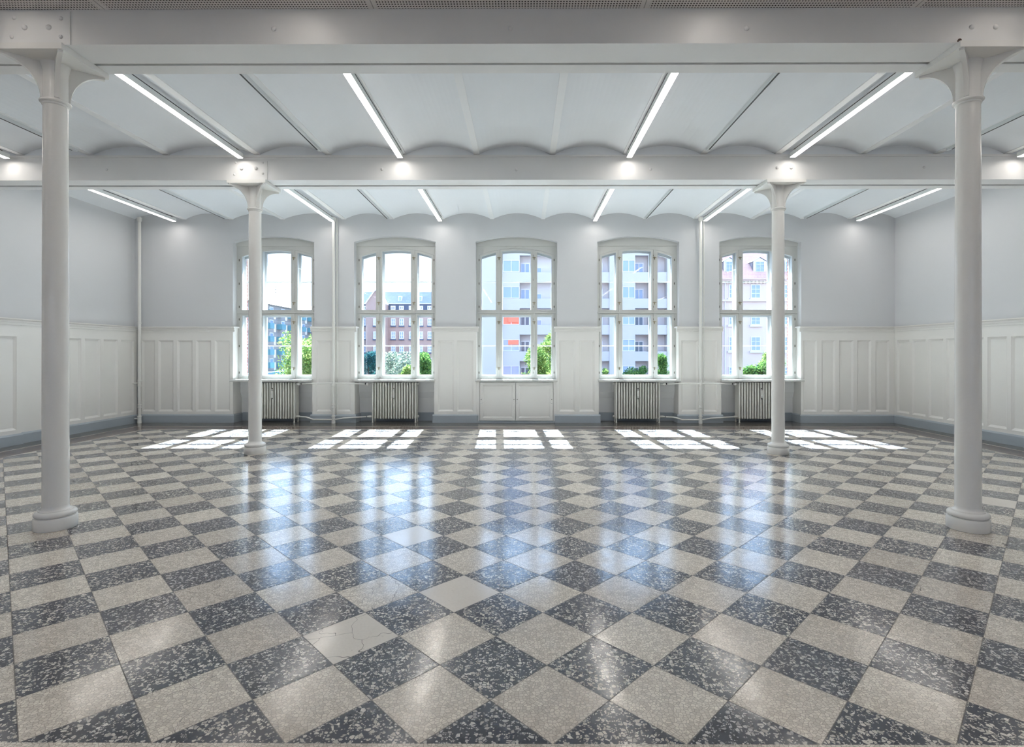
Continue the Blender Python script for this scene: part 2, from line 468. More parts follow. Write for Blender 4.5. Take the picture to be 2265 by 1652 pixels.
# ------------------------------------------------------------------ walls
TOP = 4.34
# window wall with arched openings that run down to the floor as radiator niches
pts = [(XL-0.25, 0.0)]
for c in WC:
    pts += [(c-0.8225, 0.0)]
    pts += arch(c, 0.8225, 3.645, 3.761)[::-1]
    pts += [(c+0.8225, 0.0)]
pts += [(XR+0.25, 0.0), (XR+0.25, TOP), (XL-0.25, TOP)]
wb = MB().prism(pts, YB, 11.0).obj('wall_back', M['wall'], kind='structure')
# outer brick leaf with window holes and a stone string course above
M['brick'] = brick('dark_red_brick', (0.20, 0.075, 0.06), (0.27, 0.11, 0.08), (0.35, 0.32, 0.3), 4.3, 1.0, 0.3, 0.03)
holes = [[(c-0.79, 0.90), (c+0.79, 0.90)] + arch(c, 0.79, 3.47, 3.575) for c in WC]
MB().prism([(-12, -5), (12, -5), (12, 8), (-12, 8)], 11.0, 11.17, holes).obj('outer_brickwork', M['brick'], wb)
MB().box(-12, 12, 11.17, 11.47, 3.68, 3.95).obj('string_course', M['niche'], wb)
MB().box(-12, 12, 10.7, 11.0, 4.34, 8).obj('wall_core', M['niche'], wb)
for c in WC:   # back of each niche, upper block overhanging the lower part
    if abs(c - WC[2]) < 0.01: continue
    n_ = MB().prism([(10.90, 0.86), (10.90, 0.60), (10.955, 0.47), (10.955, 0.0), (11.0, 0.0), (11.0, 0.86)], c-0.80, c+0.80, plane='yz')
    n_.obj('niche_back', M['niche'], wb)
MB().box(WC[2]-0.8, WC[2]+0.8, 10.9, 11.0, 0, 0.86).obj('niche_back', M['niche'], wb)
def side_wall(name, x0, x1):
    return MB().box(x0, x1, YF-0.2, 10.99, 0, TOP).obj(name, M['wall'], kind='structure')
wl = side_wall('wall_left', XL-0.25, XL); wr = side_wall('wall_right', XR, XR+0.25)
MB().box(XL, XL+0.05, YF, yat(25, XL+0.05), 1.9, 4.1).obj('wall_pilaster', M['wall'], wl)
REAR_FILL = [-3.0, 2.6]  # unseen windows added behind the camera to let in fill daylight
rh = [[(c-0.85, 0.9), (c+0.85, 0.9), (c+0.85, 3.6), (c-0.85, 3.6)] for c in REAR_FILL]
wrr = MB().prism([(XL-0.25, 0), (XR+0.25, 0), (XR+0.25, TOP), (XL-0.25, TOP)], YF-0.2, YF, rh).obj('wall_rear', M['wall'], kind='structure')
for c in REAR_FILL:
    gh = [[(a, q0), (b_, q0), (b_, q1), (a, q1)] for a, b_ in ((c-0.77, c-0.30), (c-0.24, c+0.24), (c+0.30, c+0.77)) for q0, q1 in ((0.98, 2.2), (2.3, 3.52))]
    rf_ = MB().prism([(c-0.85, 0.9), (c+0.85, 0.9), (c+0.85, 3.6), (c-0.85, 3.6)], YF-0.16, YF-0.10, gh).obj('added_fill_window_frame', M['frame'], wrr)

# ------------------------------------------------------------------ wainscot
def wainscot(name, plane, fixed, a0, a1, panels, thick, z0=0.0, z1=1.93, cap_ext=(0, 0), base_ext=(0, 0), sgn=-1):
    """boarded dado along x (plane 'xz') or y (plane 'yz'); fixed = face coordinate, sgn = side of the room"""
    zb, zt, be, dp = 0.226, 1.655, 0.034, 0.026
    mb = MB()
    def pt(a, d, z):    # d = depth behind the face
        return (a, fixed - sgn*d, z) if plane == 'xz' else (fixed - sgn*d, a, z)
    def quad(p):
        A, B, C_ = Vector(p[0]), Vector(p[1]), Vector(p[2])
        mb.add(p, [(0, 1, 2, 3)])
    ps = sorted(panels); cur = a0
    def q4(a, b, c, d_): quad([a, b, c, d_])
    q4(pt(a0, 0, z0), pt(a1, 0, z0), pt(a1, 0, zb), pt(a0, 0, zb))
    q4(pt(a0, 0, zt), pt(a1, 0, zt), pt(a1, 0, z1), pt(a0, 0, z1))
    for (p0, p1) in ps:
        q4(pt(cur, 0, zb), pt(p0, 0, zb), pt(p0, 0, zt), pt(cur, 0, zt)); cur = p1
        i0, i1, jb, jt = p0+be, p1-be, zb+be, zt-be
        # ogee in two steps: small lip, then slope
        l = 0.006
        for (o0, o1, ob, ot, od), (n0, n1, nb, nt_, nd) in (((p0, p1, zb, zt, 0), (p0+l, p1-l, zb+l, zt-l, 0.007)),
                                                         ((p0+l, p1-l, zb+l, zt-l, 0.007), (i0, i1, jb, jt, dp))):
            q4(pt(o0, od, ob), pt(o1, od, ob), pt(n1, nd, nb), pt(n0, nd, nb))
            q4(pt(o0, od, ot), pt(n0, nd, nt_), pt(n1, nd, nt_), pt(o1, od, ot))
            q4(pt(o0, od, ob), pt(n0, nd, nb), pt(n0, nd, nt_), pt(o0, od, ot))
            q4(pt(o1, od, ob), pt(o1, od, ot), pt(n1, nd, nt_), pt(n1, nd, nb))
        q4(pt(i0, dp, jb), pt(i1, dp, jb), pt(i1, dp, jt), pt(i0, dp, jt))
    q4(pt(cur, 0, zb), pt(a1, 0, zb), pt(a1, 0, zt), pt(cur, 0, zt))
    q4(pt(a0, 0, z1), pt(a1, 0, z1), pt(a1, thick, z1), pt(a0, thick, z1))
    for a in (a0, a1): q4(pt(a, 0, z0), pt(a, 0, z1), pt(a, thick, z1), pt(a, thick, z0))
    # cap moulding and picture bead
    prof = [(0.001, 1.826), (0.009, 1.828), (0.009, 1.838), (0.0015, 1.841), (0.0015, 1.866), (0.014, 1.868), (0.014, 1.880), (0.006, 1.883), (0.009, 1.897), (0.022, 1.909), (0.036, 1.913), (0.036, 1.93), (-thick, 1.934)]
    e0, e1 = a0 - cap_ext[0], a1 + cap_ext[1]
    for (d0, q0), (d1, q1) in zip(prof[:-1], prof[1:]):
        q4(pt(e0, -d0, q0), pt(e1, -d0, q0), pt(e1, -d1, q1), pt(e0, -d1, q1))
    for ee in (e0, e1):
        mb.add([pt(ee, -d, q) for d, q in prof], [tuple(range(len(prof)))])
    o = mb.obj(name, M['wood'], kind='structure')
    # skirting
    bb = MB(); bp = [(0.0, 0.0), (0.030, 0.0), (0.030, 0.142), (0.022, 0.152), (0.008, 0.168), (0.0, 0.168)]
    e0, e1 = a0 - base_ext[0], a1 + base_ext[1]
    for (d0, q0), (d1, q1) in zip(bp[:-1], bp[1:]):
        bb.add([pt(e0, -d0, q0), pt(e1, -d0, q0), pt(e1, -d1, q1), pt(e0, -d1, q1)], [(0, 1, 2, 3)])
    for ee in (e0, e1): bb.add([pt(ee, -d, q) for d, q in bp] + [pt(ee, thick*0.9, 0.168), pt(ee, thick*0.9, 0)], [tuple(range(len(bp)+2))])
    if base_ext[0] or base_ext[1]:
        for ee, ss in ((e0, base_ext[0]), (e1, base_ext[1])):
            if ss: bb.add([pt(ee, 0, 0.168), pt(ee, -0.0, 0.168), pt(ee, thick*0.9, 0.168)], [])
    bb.obj('skirting', M['base'], o)
    return o
def recalc(o):
    import bmesh
    for q in [o] + list(o.children):
        if q.type != 'MESH': continue
        bm = bmesh.new(); bm.from_mesh(q.data); bmesh.ops.remove_doubles(bm, verts=bm.verts, dist=1e-6)
        bmesh.ops.recalc_face_normals(bm, faces=bm.faces); bm.to_mesh(q.data); bm.free()
PX = lambda l: [(xat(a, WYB), xat(b, WYB)) for a, b in l]
secs = [
 (-7.72, WC[0]-0.80, [(314,342.6),(350.4,383.6),(391.8,425.8),(433.8,467),(475.2,508.8)]),
 (WC[0]+0.80, WC[1]-0.80, [(699.5,733.2),(743.6,776)]),
 (WC[1]+0.80, WC[2]-0.80, [(968.8,1003.7),(1011,1046.8)]),
 (WC[2]+0.80, WC[3]-0.80, [(1237,1271.9),(1281,1315)]),
 (WC[3]+0.80, WC[4]-0.80, [(1507,1544),(1553,1586)]),
 (WC[4]+0.80, 7.435, [(1777,1807),(1817.5,1847.5),(1856,1887.7),(1896,1927),(1936.5,1967)]),
]
for i, (a0, a1, pl) in enumerate(secs):
    l = 0.0 if i == 0 else 0.035; r = 0.0 if i == 5 else 0.035
    o = wainscot('trim_%d' % (i+1), 'xz', WYB, a0, a1, PX(pl), 0.04, cap_ext=(l, r), base_ext=(0 if i == 0 else 0.03, 0 if i == 5 else 0.03))
    # boards lining the window reveals beside this pier
    mb = MB()
    if i > 0: mb.box(a0-0.001, a0+0.0215, WYB+0.002, 10.80, 0.80, 1.925); mb.box(a0-0.001, a0+0.0215, WYB+0.002, 10.99, 0.0, 0.80); mb.box(a0-0.036, a0+0.02, WYB-0.030, 10.80, 1.905, 1.9345)
    if i < 5: mb.box(a1-0.0215, a1+0.001, WYB+0.002, 10.80, 0.80, 1.925); mb.box(a1-0.0215, a1+0.001, WYB+0.002, 10.99, 0.0, 0.80); mb.box(a1-0.02, a1+0.036, WYB-0.030, 10.80, 1.905, 1.9345)
    mb.obj('reveal_lining', M['wood'], o)
    sk = MB()
    if i > 0: sk.box(a0-0.0305, a0+0.01, WYB-0.001, 10.95, 0, 0.15); sk.prism([(a0-0.03, 0.15), (a0+0.0, 0.15), (a0+0.0, 0.168)], WYB, 10.95)
    if i < 5: sk.box(a1-0.01, a1+0.0305, WYB-0.001, 10.95, 0, 0.15); sk.prism([(a1-0.0, 0.15), (a1+0.03, 0.15), (a1, 0.168)], WYB, 10.95)
    sk.obj('skirting_return', M['base'], o)
    recalc(o)
for i, c in enumerate(WC):
    if i == 2: continue
    MB().box(c-0.77, c+0.77, 10.925, 10.955, 0, 0.172).obj('baseboard_%s' % ['a', 'b', '', 'c', 'd'][i], M['base'], kind='structure').name = 'baseboard_niche_%d' % (i+1)
# side walls
lp = []
y1 = 10.55
for k in range(42):
    b = y1 - k*0.4225; a = b - 0.345
    lp.append((a, b))
ys = yat(40, WXL)
lpA = [q for q in lp if q[0] > ys]; lpB = [q for q in lp if q[1] < ys - 0.02 and q[0] > YF + 0.05]
o = wainscot('trim_7', 'yz', WXL, ys, WYB, lpA, 0.06, sgn=1); recalc(o)
o = wainscot('trim_8', 'yz', WXL+0.05, YF, ys, [(a+0.03, b+0.03) for a, b in lpB], 0.11, sgn=1); recalc(o)
rp_ = []
for k in range(41):
    b = 10.557 - k*0.4112; rp_.append((b-0.338, b))
o = wainscot('trim_9', 'yz', WXR, YF, WYB, [q for q in rp_ if q[0] > YF + 0.05], 0.03, sgn=-1); recalc(o)

# ------------------------------------------------------------------ ceiling
RIBS = [-6.86, -5.91, -4.87, -3.63, -2.66, -1.64, -0.64, 0.39, 1.385, 2.44, 3.45, 4.60, 5.60, 6.55]
RZ = 4.10
mb = MB(); edges = [XL] + RIBS + [XR]
for i in range(len(edges)-1):
    a = edges[i] + (0.04 if i > 0 else 0); b = edges[i+1] - (0.04 if i < len(edges)-2 else 0)
    h = (b-a)/2; rise = 0.108
    ap = arch((a+b)/2, h, RZ+0.012, RZ+0.012+rise, 16)[::-1]
    for (x0, z0), (x1, z1) in zip(ap[:-1], ap[1:]):
        mb.add([(x0, 3.9, z0), (x0, 10.9, z0), (x1, 10.9, z1), (x1, 3.9, z1)], [(0, 1, 2, 3)])
ceil = mb.obj('ceiling', M['ceil'], smooth=30, kind='structure')
for x in RIBS:
    MB().box(x-0.04, x+0.04, 3.9, 10.9, RZ, RZ+0.06).obj('ceiling_rib', M['rib'], ceil)
MB().box(XL-0.25, XR+0.25, YF-0.2, 11.0, 4.36, 4.5).obj('upper_slab', M['niche'], ceil)
MB().box(XL-0.05, XR+0.05, YF-0.05, 4.03, 4.02, 4.045).obj('perforated_panel', M['perf'], ceil)

def bolt(x, y, z, r, par):
    MB().lathe([(r, 0.0), (r, -r*0.25), (r*0.8, -r*0.55), (r*0.4, -r*0.75), (0.001, -r*0.8)], (0, 0, 0), 14, 'y').obj('bolt', M['girder'], par, 50, loc=(x, y, z))
def girder(y0, gap, y1, label, bolts, plates, dz=0.0):
    z0, z1 = 3.752, 4.062
    g = MB().box(XL-0.02, XR+0.02, y0, gap[0], z0, z1)
    g.box(XL-0.02, XR+0.02, gap[1], y1, z0, z1)
    g.box(XL-0.02, XR+0.02, gap[0]-0.02, gap[1]+0.02, z0+0.12, z1)
    o = tag(g.obj('ceiling_girder', M['girder']), label, 'beam', 'white riveted girders across the room')
    MB().box(XL-0.02, XR+0.02, y0-0.012, y1+0.012, z1, z1+0.028).obj('top_flange', M['girder'], o)
    MB().box(XL-0.02, XR+0.02, y0+0.02, y1-0.02, z1+0.028, 4.33).obj('infill_wall', M['ceil'], o)
    for (x0, x1, pz0, pz1) in plates:
        MB().box(x0, x1, y0-0.008, y0+0.002, pz0, pz1).obj('splice_plate', M['girder'], o)
    for x, z, r in bolts: bolt(x, y0-(0.008 if any(p[0] < x < p[1] for p in plates) else 0), z, r, o)
    return o
Y1, Y2 = 4.017, 7.176
def bl(l, Y): return [(xat(a, Y), zat(b, Y, a), r) for a, b, r in l]
girder(Y1, (4.285, 4.315), 4.443, 'white steel girder nearest the camera, below the perforated ceiling',
       bl([(57,62,.021),(110,62,.021),(34,41,.015),(137,42,.015),(29,83,.015),(137,83,.015),(606,64,.019),(1129,63,.019),(1651,63,.019),(2149,60,.019),(2202,60,.019)], Y1),
       [(xat(8, Y1), xat(157, Y1), zat(98, Y1), zat(24, Y1))])
girder(Y2, (7.394, 7.455), 7.586, 'white steel girder further back, with the vaulted ceiling in front of and behind it',
       bl([(236,375,.017),(845,374,.019),(1142,375,.02),(1438.5,374,.02),(2044,370,.018),(535,373,.024),(567,373,.024),(519,386,.015),(582,384,.015),(522,360,.014),(582,360,.014),(1719,371,.022),(1750,371,.022)], Y2),
       [(xat(510, Y2), xat(592, Y2), zat(396.5, Y2), zat(356, Y2))])

# ------------------------------------------------------------------ cast iron columns
def make_column(x, y, label):
    t = thing('iron_column', label, 'column', (x, y, 0), 'white cast iron columns')
    MB().lathe([(0.136, 0.0), (0.141, 0.006), (0.141, 0.088), (0.136, 0.096)], n=48).obj('plinth', M['column'], t, 40)
    tor = [(0.125, 0.094)] + [(0.108 + 0.030*math.sin(a), 0.120 - 0.024*math.cos(a)) for a in [math.pi*k/8 for k in range(1, 8)]] + [(0.108, 0.144), (0.106, 0.149)]
    tor += [(0.106 - 0.021*math.sin(a), 0.149 + 0.036*(1-math.cos(a))) for a in [math.pi/2*k/6 for k in range(1, 7)]]
    MB().lathe(tor, n=48).obj('base_moulding', M['column'], t, 45)
    MB().lathe([(0.0855, 0.18), (0.0845, 1.2), (0.0825, 2.3), (0.0795, 3.39)], n=48).obj('shaft', M['column'], t, 60)
    rg = [(0.078, 3.372), (0.086, 3.376), (0.088, 3.384), (0.086, 3.390)] + [(0.088 + 0.014*math.sin(a), 3.404 - 0.013*math.cos(a)) for a in [math.pi*k/6 for k in range(0, 7)]] + [(0.08, 3.42)]
    MB().lathe(rg, n=48).obj('collar', M['column'], t, 50)
    MB().lathe([(0.083, 3.415), (0.082, 3.6), (0.084, 3.64), (0.10, 3.705)], n=16).obj('neck', M['column'], t, 35)
    cxn, cyf, cyb = 0.245, 0.235, 0.205
    for sx in (-1, 1):
        for cy in (-cyf, cyb):
            tx, ty = sx*cxn, cy; L = math.hypot(tx, ty); ux, uy = tx/L, ty/L; vx, vy = -uy, ux
            prof = [(0.03, 3.42)] + [(0.092 + (L-0.092-0.008)*(1-math.cos(a)), 3.425 + 0.262*math.sin(a)) for a in [math.pi/2*k/14 for k in range(15)]] + [(L-0.008, 3.705), (0.03, 3.705)]
            mb = MB(); h = 0.016; n = len(prof)
            vs = [(r*ux + vx*h, r*uy + vy*h, z) for r, z in prof] + [(r*ux - vx*h, r*uy - vy*h, z) for r, z in prof]
            tris = tessellate_polygon([[Vector((r, z, 0)) for r, z in prof]])
            fs = [tuple(q) for q in tris] + [tuple(i+n for i in q)[::-1] for q in tris] + [(i, (i+1) % n, (i+1) % n + n, i+n) for i in range(n)]
            mb.add(vs, fs); o = mb.obj('capital_bracket', M['column'], t, 40); recalc(o)
    MB().box(-0.262, 0.262, -0.245, 0.214, 3.705, 3.751).obj('capital_plate', M['column'], t)
    return t
make_column(-3.76, 4.23, 'white cast iron column in the left foreground, its capital cut by the picture edge')
c_ = make_column(3.545, 4.23, 'white cast iron column in the right foreground, a rusty mark at its capital')
MB().lathe([(0.014, 0), (0.013, 0.008), (0.008, 0.014), (0.002, 0.015)], n=10).obj('rust_stain', M['rust'], c_, loc=(-0.262, -0.236, 3.752))
make_column(-3.76, 7.38, 'white cast iron column further back on the left, before the leftmost window')
make_column(3.546, 7.38, 'white cast iron column further back on the right, before the rightmost window')

# ------------------------------------------------------------------ linear lamps and tracks
LAMPX = [-6.96, -3.81, -1.66, 1.415, 3.60, 6.63]
def make_lamp(x, y0, y1, label, zt=4.095):
    t = thing('linear_lamp', label, 'ceiling lamp', (x, (y0+y1)/2, 4.02), 'lit linear lamps under the ceiling')
    L = (y1-y0)/2
    MB().box(-0.034, 0.034, -L, L, 0.004, zt-4.02-0.012).obj('housing', M['lampbody'], t)
    MB().add([(-0.034, -L, 0), (0.034, -L, 0), (0.034, L, 0), (-0.034, L, 0)], [(3, 2, 1, 0)]).obj('diffuser', M['emit'], t)
    MB().box(-0.034, 0.034, L, L+0.004, 0.0, zt-4.02-0.012).obj('end_cap', M['white'], t)
    MB().box(-0.034, 0.034, -L-0.004, -L, 0.0, zt-4.02-0.012).obj('end_cap', M['white'], t)
    s = 1 if x < 0 else -1
    MB().tube([(s*0.031, -L+0.05, zt-4.02-0.006), (s*0.031, L-0.1, zt-4.02-0.006)], 0.006, 6).obj('gap_shade_line', M['black'], t)  # black tube stands in for the shaded gap between housing and rib
    for yy in (-L+0.25, 0.1, L-0.12):
        b = MB().box(-0.012, 0.012, yy-0.02, yy+0.02, zt-4.02-0.014, zt-4.02+0.012)
        b.tube([(s*0.034, yy-0.03, zt-4.02-0.02), (s*0.036, yy-0.005, zt-4.02-0.002), (s*0.036, yy+0.02, zt-4.02-0.012)], 0.003, 6)
        b.obj('hanging_clip', M['iron'], t)
    return t
pos = ['leftmost', 'second from the left', 'third from the left', 'third from the right', 'second from the right', 'rightmost']
for i, x in enumerate(LAMPX):
    make_lamp(x, 4.62, 7.09, 'lit linear lamp between the two girders, %s' % pos[i])
for i, x in enumerate(LAMPX):
    make_lamp(x, 7.75, 10.50, 'lit linear lamp between far girder and window wall, %s' % pos[i])
for i, x in enumerate(LAMPX):
    make_lamp(x, 1.05, 3.80, 'lit linear lamp under the perforated ceiling, %s' % pos[i], 4.02+0.085)
for ya_, yb_, wh in ((-2.3, 0.35, 'above the camera'), (-5.6, -2.9, 'behind the camera')):  # lamp rows added out of view to brighten girder and column fronts
    for i, x in enumerate(LAMPX):
        make_lamp(x, ya_, yb_, 'added linear fill lamp under the perforated ceiling %s, %s' % (wh, pos[i]), 4.02+0.085)
TRX = [-5.93, -2.70, 2.42, 5.585]
tp = ['leftmost', 'second from the left', 'second from the right', 'rightmost']
def make_track(x, y0, y1, label):
    s = -1 if x < 0 else 1
    o = MB().box(x-0.018, x+0.018, y0, y1, RZ-0.038, RZ).obj('lighting_track', M['track'])
    tag(o, label, 'lighting track', 'grey lighting tracks under the ceiling ribs')
    MB().box(x-0.009+s*0.006, x+0.009+s*0.006, y0+0.01, y1-0.01, RZ-0.0395, RZ-0.036).obj('slot', M['black'], o)
    MB().box(x-0.02, x+0.02, y1, y1+0.05, RZ-0.034, RZ).obj('end_feed', M['track'], o)
for i, x in enumerate(TRX):
    make_track(x, 4.6, 6.93, 'grey lighting track between the two girders, %s' % tp[i])
for i, x in enumerate(TRX):
    make_track(x, 7.75, 10.47, 'grey lighting track between far girder and window wall, %s' % tp[i])

# ------------------------------------------------------------------ windows
RA = 2.15
def za(x, crown): return crown - (RA - math.sqrt(RA*RA - x*x))
def arc_pts(xa, xb, crown, n=8):
    return [(xa + (xb-xa)*i/n, za(xa + (xb-xa)*i/n, crown)) for i in range(n+1)]
def pane_poly(xa, xb, z0, z1=None, crown=None):
    if crown is None: return [(xa, z0), (xb, z0), (xb, z1), (xa, z1)]
    return [(xa, z0), (xb, z0)] + arc_pts(xb, xa, crown)
XS = [(-0.713, -0.424), (-0.293, 0.293), (0.424, 0.713)]
def make_window(idx, cx):
    W_ = sempty('window_%d' % idx, (cx, 0, 0))
    # fixed frame with six openings for the casements
    outer = [(-0.8225, 0.868), (0.8225, 0.868)] + arch(0, 0.8225, 3.645, 3.761)
    hs = []
    SO = [(-0.763, -0.374), (-0.343, 0.343), (0.374, 0.763)]
    for (a, b) in SO:
        hs.append(pane_poly(a, b, 0.884, 2.207)); hs.append(pane_poly(a, b, 2.242, crown=3.54))
    MB().prism(outer, 10.805, 10.86, hs).obj('window_frame', M['frame'], W_)
    MB().prism([(-0.8225, 3.585), (0.8225, 3.585)] + arch(0, 0.8225, 3.645, 3.761), 10.788, 10.806).obj('head_board', M['frame'], W_)
    MB().box(-0.80, 0.80, 10.775, 10.806, 2.215, 2.236).obj('transom_moulding', M['frame'], W_)
    MB().box(-0.80, 0.80, 10.79, 10.806, 2.236, 2.246).obj('transom_moulding', M['frame'], W_)
    for k, (a, b) in enumerate(SO):
        pa, pb = XS[k]
        for up in (0, 1):
            g = 0.003
            if up:
                o_p = pane_poly(a+g, b-g, 2.242+g, crown=3.54-g); i_p = pane_poly(pa, pb, 2.281, crown=3.495)
            else:
                o_p = pane_poly(a+g, b-g, 0.884+g, 2.207-g); i_p = pane_poly(pa, pb, 0.942, 2.168)
            s_ = MB().prism(o_p, 10.80, 10.842, [i_p]).obj('casement', M['frame'], W_)
            MB().prism(i_p, 10.819, 10.823).obj('glass_pane', M['glass'], s_)
    for s in (-1, 1):   # covering strips with espagnolette latches
        MB().box(s*0.3585-0.017, s*0.3585+0.017, 10.786, 10.802, 0.89, 2.213).obj('mullion_strip', M['frame'], W_)
        MB().box(s*0.3585-0.017, s*0.3585+0.017, 10.786, 10.802, 2.244, 3.50).obj('mullion_strip', M['frame'], W_)
        for z in (3.335, 2.416, 2.025, 1.085):
            b = MB().box(s*0.3585-0.008, s*0.3585+0.008, 10.776, 10.788, z-0.022, z+0.028)
            b.tube([(s*0.3585-0.035, 10.780, z+0.012), (s*0.3585+0.035, 10.780, z+0.012)], 0.006, 6)
            b.tube([(s*0.3585, 10.772, z+0.005), (s*0.3585, 10.768, z-0.035)], 0.006, 6)
            b.obj('latch', M['brass'], W_)
        for z in (3.30, 2.82, 2.345, 2.09, 1.545, 1.0):
            MB().lathe([(0.0075, -0.022), (0.0085, -0.018), (0.0085, 0.018), (0.0075, 0.022)], (s*0.766, 10.796, z), 8).obj('hinge', M['iron'], W_)
    for z in (3.39, 2.90, 2.345, 2.09, 1.545, 1.0):
        MB().lathe([(0.006, -0.02), (0.007, -0.016), (0.007, 0.016), (0.006, 0.02)], (0.342, 10.796, z), 8).obj('hinge', M['iron'], W_)
    # lining between the two layers of glazing
    ln = MB().box(-0.8225, -0.745, 10.86, 10.975, 0.868, 3.62); ln.box(0.745, 0.8225, 10.86, 10.975, 0.868, 3.62)
    ln.box(-0.745, 0.745, 10.86, 10.975, 0.868, 0.915); ln.box(-0.745, 0.745, 10.86, 10.975, 2.19, 2.25)
    for s in (-1, 1): ln.box(s*0.3585-0.03, s*0.3585+0.03, 10.86, 10.975, 0.915, 3.50)
    ap = arc_pts(-0.745, 0.745, 3.53, 12)
    for (xa_, za_), (xb_, zb_) in zip(ap[:-1], ap[1:]): ln.add([(xa_, 10.86, za_), (xa_, 10.975, za_), (xb_, 10.975, zb_), (xb_, 10.86, zb_)], [(0, 1, 2, 3)])
    ln.obj('window_lining', M['oframe'], W_)
    OX = [(-0.735, -0.425), (-0.290, 0.290), (0.425, 0.735)]
    hs = []
    for (a, b) in OX:
        hs += [pane_poly(a, b, 0.946, 1.539), pane_poly(a, b, 1.559, 2.144), pane_poly(a, b, 2.262, 2.866), pane_poly(a, b, 2.886, crown=3.478)]
    of = MB().prism([(-0.8225, 0.868), (0.8225, 0.868)] + arch(0, 0.8225, 3.50, 3.60), 10.975, 11.02, hs).obj('outer_frame', M['oframe'], W_)
    for (a, b) in OX:
        MB().prism(pane_poly(a, b, 0.94, crown=3.485), 10.996, 10.999).obj('glass_pane', M['glass'], of)
    # sill
    sp_ = [(10.81, 0.872), (10.54, 0.872), (10.527, 0.868), (10.520, 0.858), (10.520, 0.838), (10.528, 0.828), (10.60, 0.822), (10.81, 0.822)]
    o = MB().prism(sp_, -0.818, 0.818, plane='yz').obj('window_sill', M['frame'], W_); recalc(o)
    return W_
for i, c in enumerate(WC): make_window(i+1, c)

# ------------------------------------------------------------------ cupboard below the middle window
cx = WC[2]
cb = thing('window_cupboard', 'white two-door cupboard built in under the middle window', 'cupboard', (cx, 10.62, 0))
YC = 10.62
d_ = [(1061.5, 1139.8), (1141.2, 1223.2)]
k0, k1 = xat(1057, YC)-cx, xat(1226.8, YC)-cx
body = MB().box(k0+0.02, k1-0.02, 0.035, 0.26, 0.03, 0.822)
body.box(-0.798, xat(1060.6, YC)-cx, -0.002, 0.05, 0.03, 0.822); body.box(xat(1224, YC)-cx, 0.798, -0.002, 0.05, 0.03, 0.822)
body.obj('carcass', M['wood'], cb)
MB().box(-0.765, 0.765, -0.03, 0.26, 0, 0.030).obj('plinth', M['base'], cb)
for a, b in d_:
    a, b = xat(a, YC)-cx, xat(b, YC)-cx
    z0_, z1_, fr_ = 0.045, 0.812, 0.058
    mbd = MB().box(a, b, 0.008, 0.03, z0_, z1_)
    dd = mbd.obj('door', M['wood'], cb)
    hole = [(a+fr_, z0_+fr_), (b-fr_, z0_+fr_), (b-fr_, z1_-fr_), (a+fr_, z1_-fr_)]
    MB().prism([(a, z0_), (b, z0_), (b, z1_), (a, z1_)], -0.004, 0.009, [hole]).obj('door_frame', M['wood'], dd)
    ins = [(a+fr_+.022, z0_+fr_+.022), (b-fr_-.022, z0_+fr_+.022), (b-fr_-.022, z1_-fr_-.022), (a+fr_+.022, z1_-fr_-.022)]
    vs = [(p[0], -0.003, p[1]) for p in hole] + [(p[0], 0.0075, p[1]) for p in ins]
    mo = MB().add(vs, [(0, 1, 5, 4), (1, 2, 6, 5), (2, 3, 7, 6), (3, 0, 4, 7)]).obj('door_moulding', M['wood'], dd)
    for xx in (a+0.026, b-0.026):
        MB().lathe([(0.009, 0), (0.009, -0.004), (0.006, -0.005)], (xx, -0.004, zat(883.4, YC)), 10, 'y').obj('keyhole', M['iron'], dd)
        MB().lathe([(0.010, 0), (0.012, -0.008), (0.009, -0.014), (0.003, -0.016)], (xx, -0.004, zat(891.5, YC)), 10, 'y').obj('knob', M['white'], dd)

